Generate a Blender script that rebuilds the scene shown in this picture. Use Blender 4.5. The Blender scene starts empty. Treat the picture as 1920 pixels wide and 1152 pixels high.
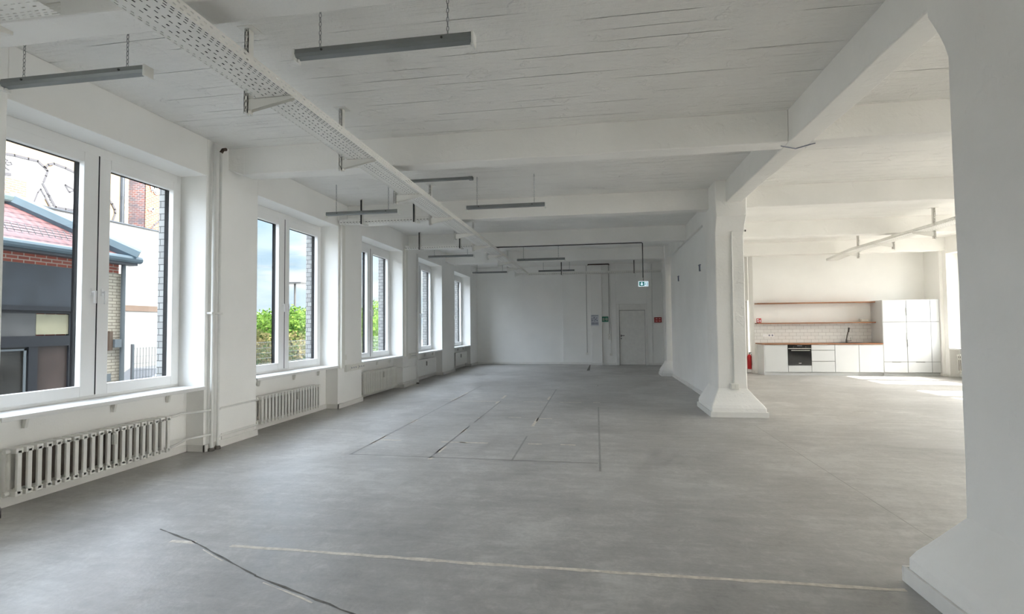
import bpy, bmesh, math, random
from mathutils import Vector, Matrix, noise as mnoise
sc = bpy.context.scene
C = sc.collection
rnd = random.Random(7)

# ------------------------------------------------------------------ camera
CAM = Vector((0, 0, 1.45))
f_px = 975.4
M = Matrix(((0.9871857, 0.15932318, -0.00897357),
            (-0.01482387, 0.03556923, -0.99925727),
            (-0.15888566, 0.9865855, 0.03747522)))
cam_d = bpy.data.cameras.new('camera'); cam = bpy.data.objects.new('camera', cam_d); C.objects.link(cam)
cam_d.sensor_width = 36; cam_d.sensor_fit = 'HORIZONTAL'; cam_d.lens = f_px / 1920 * 36
cam_d.clip_start = .05; cam_d.clip_end = 500
R3 = Matrix((M[0], -M[1], -M[2])).transposed()
cam.matrix_world = Matrix.Translation(CAM) @ R3.to_4x4()
sc.camera = cam

# ------------------------------------------------------------------ render look
sc.view_settings.view_transform = 'Standard'
sc.view_settings.look = 'None'
sc.view_settings.gamma = 1
sc.view_settings.use_curve_mapping = False
sc.view_settings.exposure = 1.42
sc.cycles.max_bounces = 14; sc.cycles.diffuse_bounces = 9; sc.cycles.glossy_bounces = 4
sc.cycles.transparent_max_bounces = 24; sc.cycles.transmission_bounces = 6
sc.cycles.sample_clamp_indirect = 8
sc.cycles.use_denoising = True
sc.cycles.caustics_reflective = False; sc.cycles.caustics_refractive = False

# ------------------------------------------------------------------ node helper
class N:
    def __init__(s, tree): s.t = tree; s.n = tree.nodes; s.l = tree.links; s.n.clear()
    def new(s, typ, ins=None, **kw):
        n = s.n.new(typ)
        for k, v in kw.items(): setattr(n, k, v)
        for k, v in (ins or {}).items():
            if isinstance(v, bpy.types.NodeSocket): s.l.new(v, n.inputs[k])
            else: n.inputs[k].default_value = v
        return n
    def math(s, op, a, b=0.0, c=None, clamp=False):
        n = s.n.new('ShaderNodeMath'); n.operation = op; n.use_clamp = clamp
        for i, v in enumerate((a, b) if c is None else (a, b, c)):
            if isinstance(v, bpy.types.NodeSocket): s.l.new(v, n.inputs[i])
            else: n.inputs[i].default_value = v
        return n.outputs[0]
    def ramp(s, f, pts):
        n = s.n.new('ShaderNodeValToRGB'); s.l.new(f, n.inputs[0]); e = n.color_ramp.elements
        while len(e) < len(pts): e.new(.5)
        for i, (p, c) in enumerate(pts):
            e[i].position = p; e[i].color = (c, c, c, 1) if isinstance(c, (int, float)) else (*c, 1)
        return n.outputs[0]
    def mix(s, f, a, b, mode='MIX'):
        n = s.n.new('ShaderNodeMix'); n.data_type = 'RGBA'; n.blend_type = mode
        for k, v in ((0, f), (6, a), (7, b)):
            if isinstance(v, bpy.types.NodeSocket): s.l.new(v, n.inputs[k])
            else: n.inputs[k].default_value = v if k == 0 else ((*v, 1) if len(v) == 3 else v)
        return n.outputs[2]

# ------------------------------------------------------------------ world: partly clouded sky, brightest round the sun
SUN_DIR = Vector((1.0, -0.09, 1.03)).normalized()      # towards the sun
w = bpy.data.worlds.new('sky'); sc.world = w; w.use_nodes = True
q = N(w.node_tree)
tc = q.new('ShaderNodeTexCoord')
sp = q.new('ShaderNodeSeparateXYZ', {0: tc.outputs['Generated']})
z = q.math('MAXIMUM', sp.outputs[2], 0.0)
blue = q.ramp(z, [(0.0, (.50, .68, .84)), (.16, (.26, .56, .83)), (.4, (.16, .44, .78)), (1, (.12, .30, .62))])
zd = q.math('ADD', z, .22)
cv = q.new('ShaderNodeCombineXYZ', {0: q.math('DIVIDE', sp.outputs[0], zd), 1: q.math('DIVIDE', sp.outputs[1], zd), 2: 0.0})
cn = q.new('ShaderNodeTexNoise', {'Vector': cv.outputs[0], 'Scale': 1.15, 'Detail': 9.0, 'Roughness': .58, 'Distortion': .4})
cm = q.ramp(cn.outputs[0], [(.40, 0.0), (.56, 1.0)])
cn2 = q.new('ShaderNodeTexNoise', {'Vector': cv.outputs[0], 'Scale': 2.3, 'Detail': 6.0})
cc = q.ramp(cn2.outputs[0], [(.35, (.52, .62, .68)), (.6, (.84, .90, .93))])
low = q.ramp(z, [(.16, 1.0), (.30, 0.0)])
hz = q.math('MULTIPLY', low, .65)
cm2 = q.math('MAXIMUM', cm, hz)
skyc = q.mix(cm2, blue, cc)
dt = q.new('ShaderNodeVectorMath', {0: tc.outputs['Generated'], 1: tuple(SUN_DIR)}, operation='DOT_PRODUCT')
glow = q.math('POWER', q.math('MAXIMUM', q.math('MULTIPLY_ADD', dt.outputs['Value'], .5, .5), 0.0), 6.0)
west = q.math('MULTIPLY', q.ramp(z, [(.24, 0.0), (.42, 1.0)]), q.ramp(q.math('MULTIPLY', sp.outputs[0], -1.0), [(.05, 0.0), (.5, 1.0)]))   # sky lobe added high in the west to light the window side
sw_ = q.math('MULTIPLY_ADD', sp.outputs[0], -.85, q.math('MULTIPLY', sp.outputs[1], -.53))      # sky lobe added low in the south-west, out of view, to light the partition
west2 = q.math('MULTIPLY', q.ramp(z, [(.02, 0.0), (.10, 1.0)]), q.ramp(sw_, [(.35, 0.0), (.72, 1.0)]))
west = q.math('MAXIMUM', west, q.math('MULTIPLY', west2, .72))
strength = q.math('MULTIPLY_ADD', west, 3.6, q.math('MULTIPLY_ADD', glow, 11.5, 0.52))
skyc = q.mix(q.math('MAXIMUM', west, q.ramp(glow, [(.05, 0.0), (.4, 1.0)])), skyc, q.mix(west, (.93, .91, .87), (.76, .86, 1.0)))
bgn = q.new('ShaderNodeBackground', {'Color': skyc, 'Strength': strength})
q.new('ShaderNodeOutputWorld', {0: bgn.outputs[0]})

sd = bpy.data.lights.new('sun', 'SUN'); sun = bpy.data.objects.new('sun', sd); C.objects.link(sun)
sd.energy = 7.0; sd.angle = math.radians(.6); sd.color = (1, .95, .86)
sun.rotation_euler = SUN_DIR.to_track_quat('Z', 'Y').to_euler(); sun.location = (30, 0, 30)

# ------------------------------------------------------------------ materials
MATS = {}
def mat(name, col, rough=.5, metal=0, bump=None, var=0.0, vscale=3.0, spec=.5, emit=None):
    if name in MATS: return MATS[name]
    m = bpy.data.materials.new(name); m.use_nodes = True; q = N(m.node_tree)
    p = q.new('ShaderNodeBsdfPrincipled', {'Base Color': (*col, 1), 'Roughness': rough, 'Metallic': metal, 'Specular IOR Level': spec})
    q.new('ShaderNodeOutputMaterial', {0: p.outputs[0]})
    tc = q.new('ShaderNodeTexCoord')
    if var:
        n = q.new('ShaderNodeTexNoise', {'Vector': tc.outputs['Object'], 'Scale': vscale, 'Detail': 5.0})
        r = q.ramp(n.outputs[0], [(.3, tuple(c * (1 - var) for c in col)), (.7, tuple(min(1, c * (1 + var * .5)) for c in col))])
        q.l.new(r, p.inputs['Base Color'])
    if bump:
        sca, st = bump
        n = q.new('ShaderNodeTexNoise', {'Vector': tc.outputs['Object'], 'Scale': sca, 'Detail': 5.0})
        b = q.new('ShaderNodeBump', {'Height': n.outputs[0], 'Strength': st, 'Distance': .01})
        q.l.new(b.outputs[0], p.inputs['Normal'])
    if emit:
        p.inputs['Emission Color'].default_value = (*emit[0], 1); p.inputs['Emission Strength'].default_value = emit[1]
    MATS[name] = m
    return m

def mat_concrete_paint(name, col, boards=0.0, rough=.75):
    """white painted cast concrete, optional board marks along x"""
    m = bpy.data.materials.new(name); m.use_nodes = True; q = N(m.node_tree)
    tc = q.new('ShaderNodeTexCoord'); v = tc.outputs['Object']
    sp = q.new('ShaderNodeSeparateXYZ', {0: v})
    n1 = q.new('ShaderNodeTexNoise', {'Vector': v, 'Scale': 1.3, 'Detail': 6.0})
    base = q.ramp(n1.outputs[0], [(.3, tuple(c * .93 for c in col)), (.65, col)])
    mp = q.new('ShaderNodeMapping', {'Vector': v, 'Scale': (.9, 14.0, 3.0)})
    n2 = q.new('ShaderNodeTexNoise', {'Vector': mp.outputs[0], 'Scale': 1.0, 'Detail': 7.0, 'Roughness': .65})
    n3 = q.new('ShaderNodeTexNoise', {'Vector': v, 'Scale': 22.0, 'Detail': 5.0, 'Roughness': .6})
    vo = q.new('ShaderNodeTexVoronoi', {'Vector': v, 'Scale': 7.0, 'Randomness': 1.0})
    pits = q.ramp(vo.outputs['Distance'], [(.0, 0.0), (.06, 1.0)])
    h = q.math('MULTIPLY_ADD', n2.outputs[0], boards * 1.2 + .25, q.math('MULTIPLY', n3.outputs[0], .45))
    n4 = q.new('ShaderNodeTexNoise', {'Vector': v, 'Scale': 4.5, 'Detail': 4.0})
    splat = q.ramp(n4.outputs[0], [(.60, 0.0), (.66, 1.0)])
    h = q.math('MULTIPLY_ADD', splat, .35, h)
    h = q.math('MULTIPLY_ADD', pits, .35 if boards else .12, h)
    if boards:
        wob = q.math('MULTIPLY_ADD', n1.outputs[0], .03, sp.outputs[1])
        fr = q.math('FRACT', q.math('MULTIPLY', wob, 1 / .165))
        seam = q.ramp(q.math('ABSOLUTE', q.math('SUBTRACT', fr, .5)), [(.0, 0.0), (.035, 1.0)])
        brk = q.new('ShaderNodeTexNoise', {'Vector': q.new('ShaderNodeMapping', {'Vector': v, 'Scale': (1.1, 5.9, 1)}).outputs[0], 'Scale': 1.0, 'Detail': 2.0})
        on = q.ramp(brk.outputs[0], [(.50, 0.0), (.60, 1.0)])
        sm = q.math('MAXIMUM', seam, q.math('SUBTRACT', 1.0, on))
        h = q.math('MULTIPLY_ADD', sm, 1.1, h)
        base = q.mix(q.math('MULTIPLY', q.math('SUBTRACT', 1.0, sm), .35), base, tuple(c * .6 for c in col))
    b = q.new('ShaderNodeBump', {'Height': h, 'Strength': .9 if boards else .55, 'Distance': .022 if boards else .014})
    p = q.new('ShaderNodeBsdfPrincipled', {'Base Color': base, 'Roughness': rough, 'Specular IOR Level': .3, 'Normal': b.outputs[0]})
    q.new('ShaderNodeOutputMaterial', {0: p.outputs[0]})
    MATS[name] = m; return m

WHITE = (.90, .89, .86)
m_wall = mat('wall_paint', (.90, .895, .87), .7, bump=(60, .12), var=.04, vscale=1.2, spec=.3)
m_ceil = mat_concrete_paint('ceiling_board_concrete', WHITE, boards=1.0)
m_beam = mat_concrete_paint('beam_painted_concrete', WHITE, boards=0.0)
m_base = mat('baseboard_paint', (.80, .79, .76), .45, var=.05, vscale=8)
m_pvc = mat('window_plastic', (.82, .82, .81), .3, var=.02)
m_dark = mat('window_outer_dark', (.004, .004, .005), .9, spec=.1)
m_gap = mat('gap_dark', (.03, .03, .035), .8)
m_metalw = mat('white_coated_metal', (.78, .77, .73), .4, var=.04, vscale=6)
m_tray = mat('tray_coated_metal', (.80, .79, .75), .45, var=.05, vscale=5)
m_rad = mat('radiator_enamel', (.82, .81, .77), .3, var=.03, vscale=10)
m_radb = mat('added_backing_dark', (.11, .09, .075), .8, var=.3, vscale=12)  # dark tone for the backing sheet added behind the radiator ribs
m_pipe = mat('pipe_paint', (.80, .80, .77), .4, var=.04, vscale=9)
m_lum = mat('fitting_grey', (.22, .235, .235), .45, .3, var=.1)
m_lumw = mat('fitting_cap', (.8, .8, .77), .4)
m_steel = mat('galvanised_steel', (.35, .36, .36), .4, .8)
m_cond = mat('conduit_grey', (.30, .30, .28), .6)
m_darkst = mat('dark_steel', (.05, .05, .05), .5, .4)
m_rust = mat('rusty_iron', (.08, .05, .035), .7, var=.4, vscale=20)
m_lacq = mat('kitchen_lacquer', (.65, .665, .67), .3)
m_carc = mat('carcass_gap_shade', (.16, .17, .17), .6)  # carcass coloured dark so the gaps between fronts read as shade
m_black = mat('oven_black', (.008, .008, .009), .08)
m_inox = mat('stainless', (.6, .6, .58), .25, 1)
m_tap = mat('tap_steel', (.16, .16, .15), .3, .9)
m_red = mat('sign_red', (.32, .012, .015), .45)
m_redf = mat('extinguisher_red', (.5, .012, .02), .3)
m_white = mat('plain_white', (.85, .85, .85), .5)
m_socket = mat('socket_plastic', (.78, .77, .72), .4)
m_green = mat('sign_green', (.01, .16, .10), .5)
m_greyp = mat('print_grey', (.25, .27, .33), .6)
m_paper = mat('paper', (.62, .64, .68), .6)

# wood for the worktop
m = bpy.data.materials.new('oiled_wood'); m.use_nodes = True; q = N(m.node_tree)
tc = q.new('ShaderNodeTexCoord'); mp = q.new('ShaderNodeMapping', {'Vector': tc.outputs['Object'], 'Scale': (1.2, 18, 18)})
n = q.new('ShaderNodeTexNoise', {'Vector': mp.outputs[0], 'Scale': 1.5, 'Detail': 6.0, 'Distortion': .6})
c = q.ramp(n.outputs[0], [(.3, (.20, .075, .03)), (.7, (.42, .19, .09))])
p = q.new('ShaderNodeBsdfPrincipled', {'Base Color': c, 'Roughness': .4}); q.new('ShaderNodeOutputMaterial', {0: p.outputs[0]})
m_wood = m

# floor: polished, patched concrete screed
m = bpy.data.materials.new('floor_screed'); m.use_nodes = True; q = N(m.node_tree)
tc = q.new('ShaderNodeTexCoord'); v = tc.outputs['Object']
a = q.new('ShaderNodeTexNoise', {'Vector': v, 'Scale': .55, 'Detail': 8.0, 'Roughness': .6, 'Distortion': .5})
b_ = q.new('ShaderNodeTexNoise', {'Vector': v, 'Scale': 2.6, 'Detail': 9.0, 'Roughness': .68, 'Distortion': 1.0})
mp = q.new('ShaderNodeMapping', {'Vector': v, 'Rotation': (0, 0, .5), 'Scale': (1.2, 7.0, 1)})
st = q.new('ShaderNodeTexNoise', {'Vector': mp.outputs[0], 'Scale': 1.3, 'Detail': 8.0, 'Roughness': .7})
fine = q.new('ShaderNodeTexNoise', {'Vector': v, 'Scale': 45.0, 'Detail': 6.0})
mo = q.new('ShaderNodeTexNoise', {'Vector': v, 'Scale': 9.0, 'Detail': 8.0, 'Roughness': .7, 'Distortion': 1.4})
s = q.math('MULTIPLY_ADD', a.outputs[0], .33, q.math('MULTIPLY', b_.outputs[0], .29))
s = q.math('MULTIPLY_ADD', mo.outputs[0], .16, s)
s = q.math('MULTIPLY_ADD', st.outputs[0], .2, s)
s = q.math('MULTIPLY_ADD', fine.outputs[0], .07, s)
col = q.ramp(s, [(.39, (.25, .243, .233)), (.455, (.33, .322, .308)), (.525, (.40, .39, .375)), (.60, (.52, .51, .49))])
# thin wandering scratches
sc1 = q.new('ShaderNodeTexVoronoi', {'Vector': q.new('ShaderNodeMapping', {'Vector': v, 'Scale': (.45, .8, 1)}).outputs[0], 'Scale': 1.6}, feature='DISTANCE_TO_EDGE')
mk = q.ramp(sc1.outputs['Distance'], [(0.0, 1.0), (.006, 0.0)])
gate = q.ramp(b_.outputs[0], [(.52, 0.0), (.60, 1.0)])
col = q.mix(q.math('MULTIPLY', q.math('MULTIPLY', mk, gate), .35), col, (.45, .44, .42))
# pock marks
pv = q.new('ShaderNodeTexVoronoi', {'Vector': v, 'Scale': 2.4})
pk = q.ramp(pv.outputs['Distance'], [(.0, 1.0), (.018, 0.0)])
col = q.mix(q.math('MULTIPLY', pk, .7), col, (.05, .05, .05))
big = q.new('ShaderNodeTexNoise', {'Vector': v, 'Scale': .42, 'Detail': 5.0, 'Roughness': .45, 'Distortion': 2.2})
pt = q.ramp(big.outputs[0], [(.55, 0.0), (.59, 1.0)])
col = q.mix(q.math('MULTIPLY', pt, .12), col, (.52, .51, .49))
rg = q.math('MULTIPLY_ADD', pt, -.05, q.ramp(b_.outputs[0], [(.40, .36), (.60, .52)]))
bp = q.new('ShaderNodeBump', {'Height': q.math('MULTIPLY_ADD', b_.outputs[0], .6, fine.outputs[0]), 'Strength': .12, 'Distance': .01})
p = q.new('ShaderNodeBsdfPrincipled', {'Base Color': col, 'Roughness': rg, 'Specular IOR Level': .38, 'Normal': bp.outputs[0]})
q.new('ShaderNodeOutputMaterial', {0: p.outputs[0]})
m_floor = m
m_tape = mat('tape_residue', (.70, .65, .57), .7, var=.25, vscale=25)
m_crack = mat('crack_fill', (.15, .14, .125), .8, var=.4, vscale=14)

def mat_brick(name, c1, c2, mortar, scale=1.0, bw=.25, rh=.075, ms=.012, axis='yz', rough=.6, shade_tint=None):
    m = bpy.data.materials.new(name); m.use_nodes = True; q = N(m.node_tree)
    tc = q.new('ShaderNodeTexCoord'); sp = q.new('ShaderNodeSeparateXYZ', {0: tc.outputs['Object']})
    u = q.math('ADD', sp.outputs[0], sp.outputs[1]) if axis == 'yz' else sp.outputs[0]
    cv = q.new('ShaderNodeCombineXYZ', {0: u, 1: sp.outputs[2], 2: 0.0})
    b = q.new('ShaderNodeTexBrick', {'Vector': cv.outputs[0], 'Color1': (*c1, 1), 'Color2': (*c2, 1), 'Mortar': (*mortar, 1),
        'Scale': scale, 'Mortar Size': ms, 'Brick Width': bw, 'Row Height': rh, 'Bias': 0.0})
    col = b.outputs[0]
    if shade_tint:
        n = q.new('ShaderNodeTexNoise', {'Vector': tc.outputs['Object'], 'Scale': 1.6, 'Detail': 6.0})
        col = q.mix(q.ramp(n.outputs[0], [(.4, 0.0), (.6, .8)]), col, shade_tint)
    bp = q.new('ShaderNodeBump', {'Height': b.outputs['Fac'], 'Strength': .5, 'Distance': .01}, invert=True)
    p = q.new('ShaderNodeBsdfPrincipled', {'Base Color': col, 'Roughness': rough, 'Normal': bp.outputs[0]})
    q.new('ShaderNodeOutputMaterial', {0: p.outputs[0]})
    MATS[name] = m; return m
m_glazed = mat_brick('white_glazed_brick', (.34, .34, .325), (.25, .25, .24), (.035, .034, .032), bw=.125, rh=.077, ms=.0045)
m_wbrick = mat_brick('pale_brick', (.45, .42, .35), (.38, .35, .30), (.17, .15, .12), bw=.25, rh=.083, ms=.01)
m_rbrick = mat_brick('red_brick', (.42, .10, .06), (.30, .07, .05), (.50, .42, .36), bw=.25, rh=.085, ms=.012)
m_obrick = mat_brick('orange_brick', (.27, .07, .03), (.19, .045, .025), (.24, .18, .14), bw=.25, rh=.083, ms=.012)
m_sbrick = mat_brick('shaded_brick', (.28, .10, .08), (.12, .10, .12), (.34, .32, .34), bw=.25, rh=.083, ms=.012, shade_tint=(.10, .10, .13))  # shade on the chimney side, put into a darker brick colour
m_ybrick = mat_brick('yellow_brick', (.50, .45, .32), (.46, .40, .29), (.2, .18, .12), bw=.3, rh=.17, ms=.012)
m_tile = mat_brick('kitchen_wall_tile', (.82, .82, .80), (.78, .78, .76), (.52, .51, .49), bw=.20, rh=.10, ms=.004, axis='xz', rough=.15)
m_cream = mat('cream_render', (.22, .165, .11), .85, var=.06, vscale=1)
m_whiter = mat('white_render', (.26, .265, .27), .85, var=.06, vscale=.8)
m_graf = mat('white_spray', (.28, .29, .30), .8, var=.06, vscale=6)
m_grafl = mat('grey_spray', (.05, .05, .06), .8)
m_brown = mat('brown_band', (.12, .085, .065), .8, var=.15, vscale=4)
m_copper = mat('weathered_zinc', (.09, .14, .18), .5, .2, var=.15, vscale=2)
m_patina = mat('pale_zinc', (.22, .31, .32), .6, var=.1)
m_darkp = mat('dark_panel', (.035, .045, .06), .5, var=.3, vscale=2)
m_darkf = mat('dark_frame', (.008, .011, .018), .5)
m_glow = mat('cream_blind', (.36, .35, .25), .6, var=.15)
m_gpane = mat('frosted_pane', (.12, .125, .13), .35, var=.25, vscale=1.5)
m_bpane = mat('dark_pane', (.035, .035, .033), .12, var=.6, vscale=1.2)
m_bpane2 = mat('brown_pane', (.08, .06, .055), .2, var=.5, vscale=1.2)
m_ground = mat('asphalt', (.20, .20, .19), .9, var=.2, vscale=1)
m_fence = mat('fence_zinc', (.13, .155, .175), .5, .2)
m_car = mat('car_silver', (.16, .18, .21), .3, .6)
m_carg = mat('car_glass', (.01, .012, .015), .1)

# roof tile
m = bpy.data.materials.new('clay_tile'); m.use_nodes = True; q = N(m.node_tree)
tc = q.new('ShaderNodeTexCoord'); sp = q.new('ShaderNodeSeparateXYZ', {0: tc.outputs['Object']})
row = q.math('FRACT', q.math('MULTIPLY', sp.outputs[2], 1 / .15))
colu = q.math('SINE', q.math('MULTIPLY', sp.outputs[1], 2 * math.pi / .22))
hh = q.math('MULTIPLY_ADD', colu, .3, q.math('SUBTRACT', 1.0, row))
c = q.mix(q.ramp(q.math('MULTIPLY_ADD', colu, .06, row), [(.78, 0.0), (.88, 1.0)]), (.19, .085, .085), (.035, .01, .015))
bp = q.new('ShaderNodeBump', {'Height': hh, 'Strength': .8, 'Distance': .04})
p = q.new('ShaderNodeBsdfPrincipled', {'Base Color': c, 'Roughness': .6, 'Normal': bp.outputs[0]}); q.new('ShaderNodeOutputMaterial', {0: p.outputs[0]})
m_rtile = m
# glass pane: clear, weakly reflecting
m = bpy.data.materials.new('window_glass'); m.use_nodes = True; q = N(m.node_tree)
lw = q.new('ShaderNodeLayerWeight', {'Blend': .5}); fa = q.math('MULTIPLY_ADD', q.math('POWER', lw.outputs['Facing'], 5.0), .35, .025); t = q.new('ShaderNodeBsdfTransparent', {'Color': (.985, .99, .99, 1)})
g = q.new('ShaderNodeBsdfGlossy', {'Roughness': .0, 'Color': (1, 1, 1, 1)})
mx = q.new('ShaderNodeMixShader', {0: fa, 1: t.outputs[0], 2: g.outputs[0]}); q.new('ShaderNodeOutputMaterial', {0: mx.outputs[0]})
m_glass = m
# leaves
def mat_leaf(name, c1, c2):
    m = bpy.data.materials.new(name); m.use_nodes = True; q = N(m.node_tree)
    tc = q.new('ShaderNodeTexCoord'); n = q.new('ShaderNodeTexNoise', {'Vector': tc.outputs['Object'], 'Scale': 2.5, 'Detail': 3.0})
    c = q.ramp(n.outputs[0], [(.35, c1), (.65, c2)])
    d = q.new('ShaderNodeBsdfDiffuse', {'Color': c}); tr = q.new('ShaderNodeBsdfTranslucent', {'Color': c})
    mx = q.new('ShaderNodeMixShader', {0: .4, 1: d.outputs[0], 2: tr.outputs[0]}); q.new('ShaderNodeOutputMaterial', {0: mx.outputs[0]})
    return m
m_leaf = mat_leaf('leaf_green', (.03, .075, .015), (.15, .25, .05))
m_leafd = mat_leaf('leaf_mixed', (.04, .08, .02), (.24, .20, .10))
m_bark = mat('bark', (.10, .075, .05), .9)

# ------------------------------------------------------------------ geometry helpers
class B:
    """collects boxes, prisms, tubes and sheets into one mesh"""
    def __init__(s): s.v = []; s.f = []
    def quad(s, *p):
        n = len(s.v); s.v += [tuple(x) for x in p]; s.f.append(tuple(range(n, n + len(p)))); return s
    def box(s, x0, x1, y0, y1, z0, z1):
        n = len(s.v)
        s.v += [(x, y, z) for z in (z0, z1) for y in (y0, y1) for x in (x0, x1)]
        s.f += [tuple(n + i for i in t) for t in ((0, 2, 3, 1), (4, 5, 7, 6), (0, 1, 5, 4), (2, 6, 7, 3), (0, 4, 6, 2), (1, 3, 7, 5))]
        return s
    def hexa(s, p):   # 8 points: bottom 4 ccw, top 4 ccw
        n = len(s.v); s.v += [tuple(x) for x in p]
        s.f += [tuple(n + i for i in t) for t in ((3, 2, 1, 0), (4, 5, 6, 7), (0, 1, 5, 4), (1, 2, 6, 5), (2, 3, 7, 6), (3, 0, 4, 7))]
        return s
    def tube(s, pts, r, seg=8, cap=True):
        pts = [Vector(p) for p in pts]; rings = []
        for i, p in enumerate(pts):
            d = (pts[min(i + 1, len(pts) - 1)] - pts[max(i - 1, 0)]).normalized()
            a = d.orthogonal().normalized() if i == 0 else (a - d * a.dot(d)).normalized()
            b = d.cross(a); n = len(s.v)
            rr = r[i] if isinstance(r, (list, tuple)) else r
            s.v += [tuple(p + (a * math.cos(t) + b * math.sin(t)) * rr) for t in (2 * math.pi * k / seg for k in range(seg))]
            rings.append(n)
        for u, w_ in zip(rings, rings[1:]):
            for k in range(seg):
                k2 = (k + 1) % seg; s.f.append((u + k, u + k2, w_ + k2, w_ + k))
        if cap:
            s.f.append(tuple(reversed(range(rings[0], rings[0] + seg)))); s.f.append(tuple(range(rings[-1], rings[-1] + seg)))
        return s
    def torus(s, c, ax, R1, r, stretch=1.0, seg=10, k=5):
        """chain link, elongated along z; ax = in-plane horizontal axis"""
        c = Vector(c); ax = Vector(ax); up = Vector((0, 0, 1)); n0 = len(s.v); nn = ax.cross(up)
        for i in range(seg):
            t = 2 * math.pi * i / seg; o = ax * math.cos(t) * R1 + up * math.sin(t) * R1 * stretch
            od = (ax * math.cos(t) + up * math.sin(t)).normalized()
            for j in range(k):
                u = 2 * math.pi * j / k; s.v.append(tuple(c + o + od * math.cos(u) * r + nn * math.sin(u) * r))
        for i in range(seg):
            for j in range(k):
                a_ = n0 + i * k + j; b2 = n0 + i * k + (j + 1) % k; c2 = n0 + ((i + 1) % seg) * k + (j + 1) % k; d2 = n0 + ((i + 1) % seg) * k + j
                s.f.append((a_, b2, c2, d2))
        return s
    def prism(s, poly, axis, a, b):
        """poly: list of 2-D points, extruded along axis ('x','y','z') from a to b"""
        n = len(s.v); k = len(poly)
        def P(u, v_, t): return {'x': (t, u, v_), 'y': (u, t, v_), 'z': (u, v_, t)}[axis]
        s.v += [P(u, v_, a) for u, v_ in poly] + [P(u, v_, b) for u, v_ in poly]
        s.f.append(tuple(range(n, n + k))); s.f.append(tuple(reversed(range(n + k, n + 2 * k))))
        for i in range(k):
            j = (i + 1) % k; s.f.append((n + i, n + k + i, n + k + j, n + j))
        return s
    def obj(s, name, m, parent=None, bevel=0, smooth=False, seg=2, loc=None, fix=True):
        me = bpy.data.meshes.new(name); o0 = Vector(loc) if loc is not None else Vector()
        me.from_pydata([tuple(Vector(x) - o0) for x in s.v], [], s.f); me.update()
        if fix:
            bm = bmesh.new(); bm.from_mesh(me); bmesh.ops.recalc_face_normals(bm, faces=bm.faces); bm.to_mesh(me); bm.free()
        me.materials.append(m)
        o = bpy.data.objects.new(name, me); C.objects.link(o)
        if parent: o.parent = parent
        if loc is not None: o.location = o0
        if bevel:
            bv = o.modifiers.new('bevel', 'BEVEL'); bv.width = bevel; bv.segments = seg; bv.limit_method = 'ANGLE'; bv.angle_limit = .6
        if smooth:
            me.polygons.foreach_set('use_smooth', [True] * len(me.polygons))
        return o
def thing(name, label, cat, loc=(0, 0, 0), group=None):
    o = bpy.data.objects.new(name, None); C.objects.link(o); o.location = loc; o.empty_display_size = .1
    o['label'] = label; o['category'] = cat
    if group: o['group'] = group
    return o
def tag(o, label, cat, group=None, kind=None):
    o['label'] = label; o['category'] = cat
    if group: o['group'] = group
    if kind: o['kind'] = kind
    return o
def st(o, label=None):
    o['kind'] = 'structure'
    if label: o['label'] = label
    return o
def dup(root, loc, label=None, group=None):
    r = root.copy(); C.objects.link(r); r.location = loc
    if label: r['label'] = label
    if group: r['group'] = group
    for ch in list(root.children):
        c = ch.copy(); C.objects.link(c); c.parent = r
        for g in ch.children:
            d = g.copy(); C.objects.link(d); d.parent = c
    return r

XL, XR = -4.60, 9.30          # inner pier faces left / right
YN, YB = -2.0, 19.50          # wall behind the camera, back wall
ZC = 3.75; ZB = 3.40          # ceiling, beam soffit
ZS, ZL = .775, 3.30           # sill, lintel
CX0, CX1 = 2.07, 2.31         # girder

# ------------------------------------------------------------------ floor and ceiling
fl = B().box(XL - .6, XR + .6, YN - .2, 21.0, -.25, 0).obj('floor', m_floor); st(fl)
ce = B().box(XL - .6, XR + .6, YN - .2, 21.0, ZC, ZC + .25).obj('ceiling', m_ceil); st(ce)
up = B().box(XL - .6, XR + .6, YN - .6, 21.0, ZC + .26, 20.0).obj('wall_upper', m_wbrick); st(up)

# ------------------------------------------------------------------ side walls with window openings
WL = [(.15, 2.40), (3.39, 5.54), (6.50, 8.78), (9.75, 11.97), (13.03, 15.23), (16.60, 18.82)]
WR = [(.35, 2.60), (3.65, 5.90), (6.90, 9.15), (10.15, 12.35), (13.33, 15.60)]
def side_wall(name, s, xi, wins, y0, y1):
    """s = -1 left, +1 right; pier face xi, window plane xi+s*.35, outside xi+s*.60"""
    xa = xi + s * .23; xw = xi + s * .35; xo = xi + s * .44
    def bx(a, c, *r): st(B().box(min(a, c), max(a, c), *r).obj(name, m_wall, bevel=.006))
    ys = [y0] + [t for w_ in wins for t in w_] + [y1]
    for i in range(0, len(ys), 2): bx(xi, xo, ys[i], ys[i + 1], 0, ZC)
    for a, c in wins:
        bx(xa, xo, a, c, 0, ZS - .03); bx(xi, xo, a, c, ZL, ZC)
side_wall('wall_left', -1, XL, WL, YN, 20.1)
side_wall('wall_right', 1, XR, WR, YN, 17.0)
# glazed brick skin outside
def skin(name, s, xi, wins, y0, y1):
    b = B(); a0 = xi + s * .442; a1 = xi + s * .60
    def bx(*r): b.box(min(a0, a1), max(a0, a1), *r)
    ys = [y0] + [t for w_ in wins for t in (w_[0] + .05, w_[1] - .05)] + [y1]
    for i in range(0, len(ys), 2): bx(ys[i], ys[i + 1], -1.5, 4.0)
    for a, c in wins: bx(a + .05, c - .05, -1.5, ZS - .02); bx(a + .05, c - .05, ZL - .08, 4.0)
    return st(b.obj(name, m_glazed))
skin('wall_left_outer', -1, XL, WL, YN, 20.1)
skin('wall_right_outer', 1, XR, WR, YN, 17.0)

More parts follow.
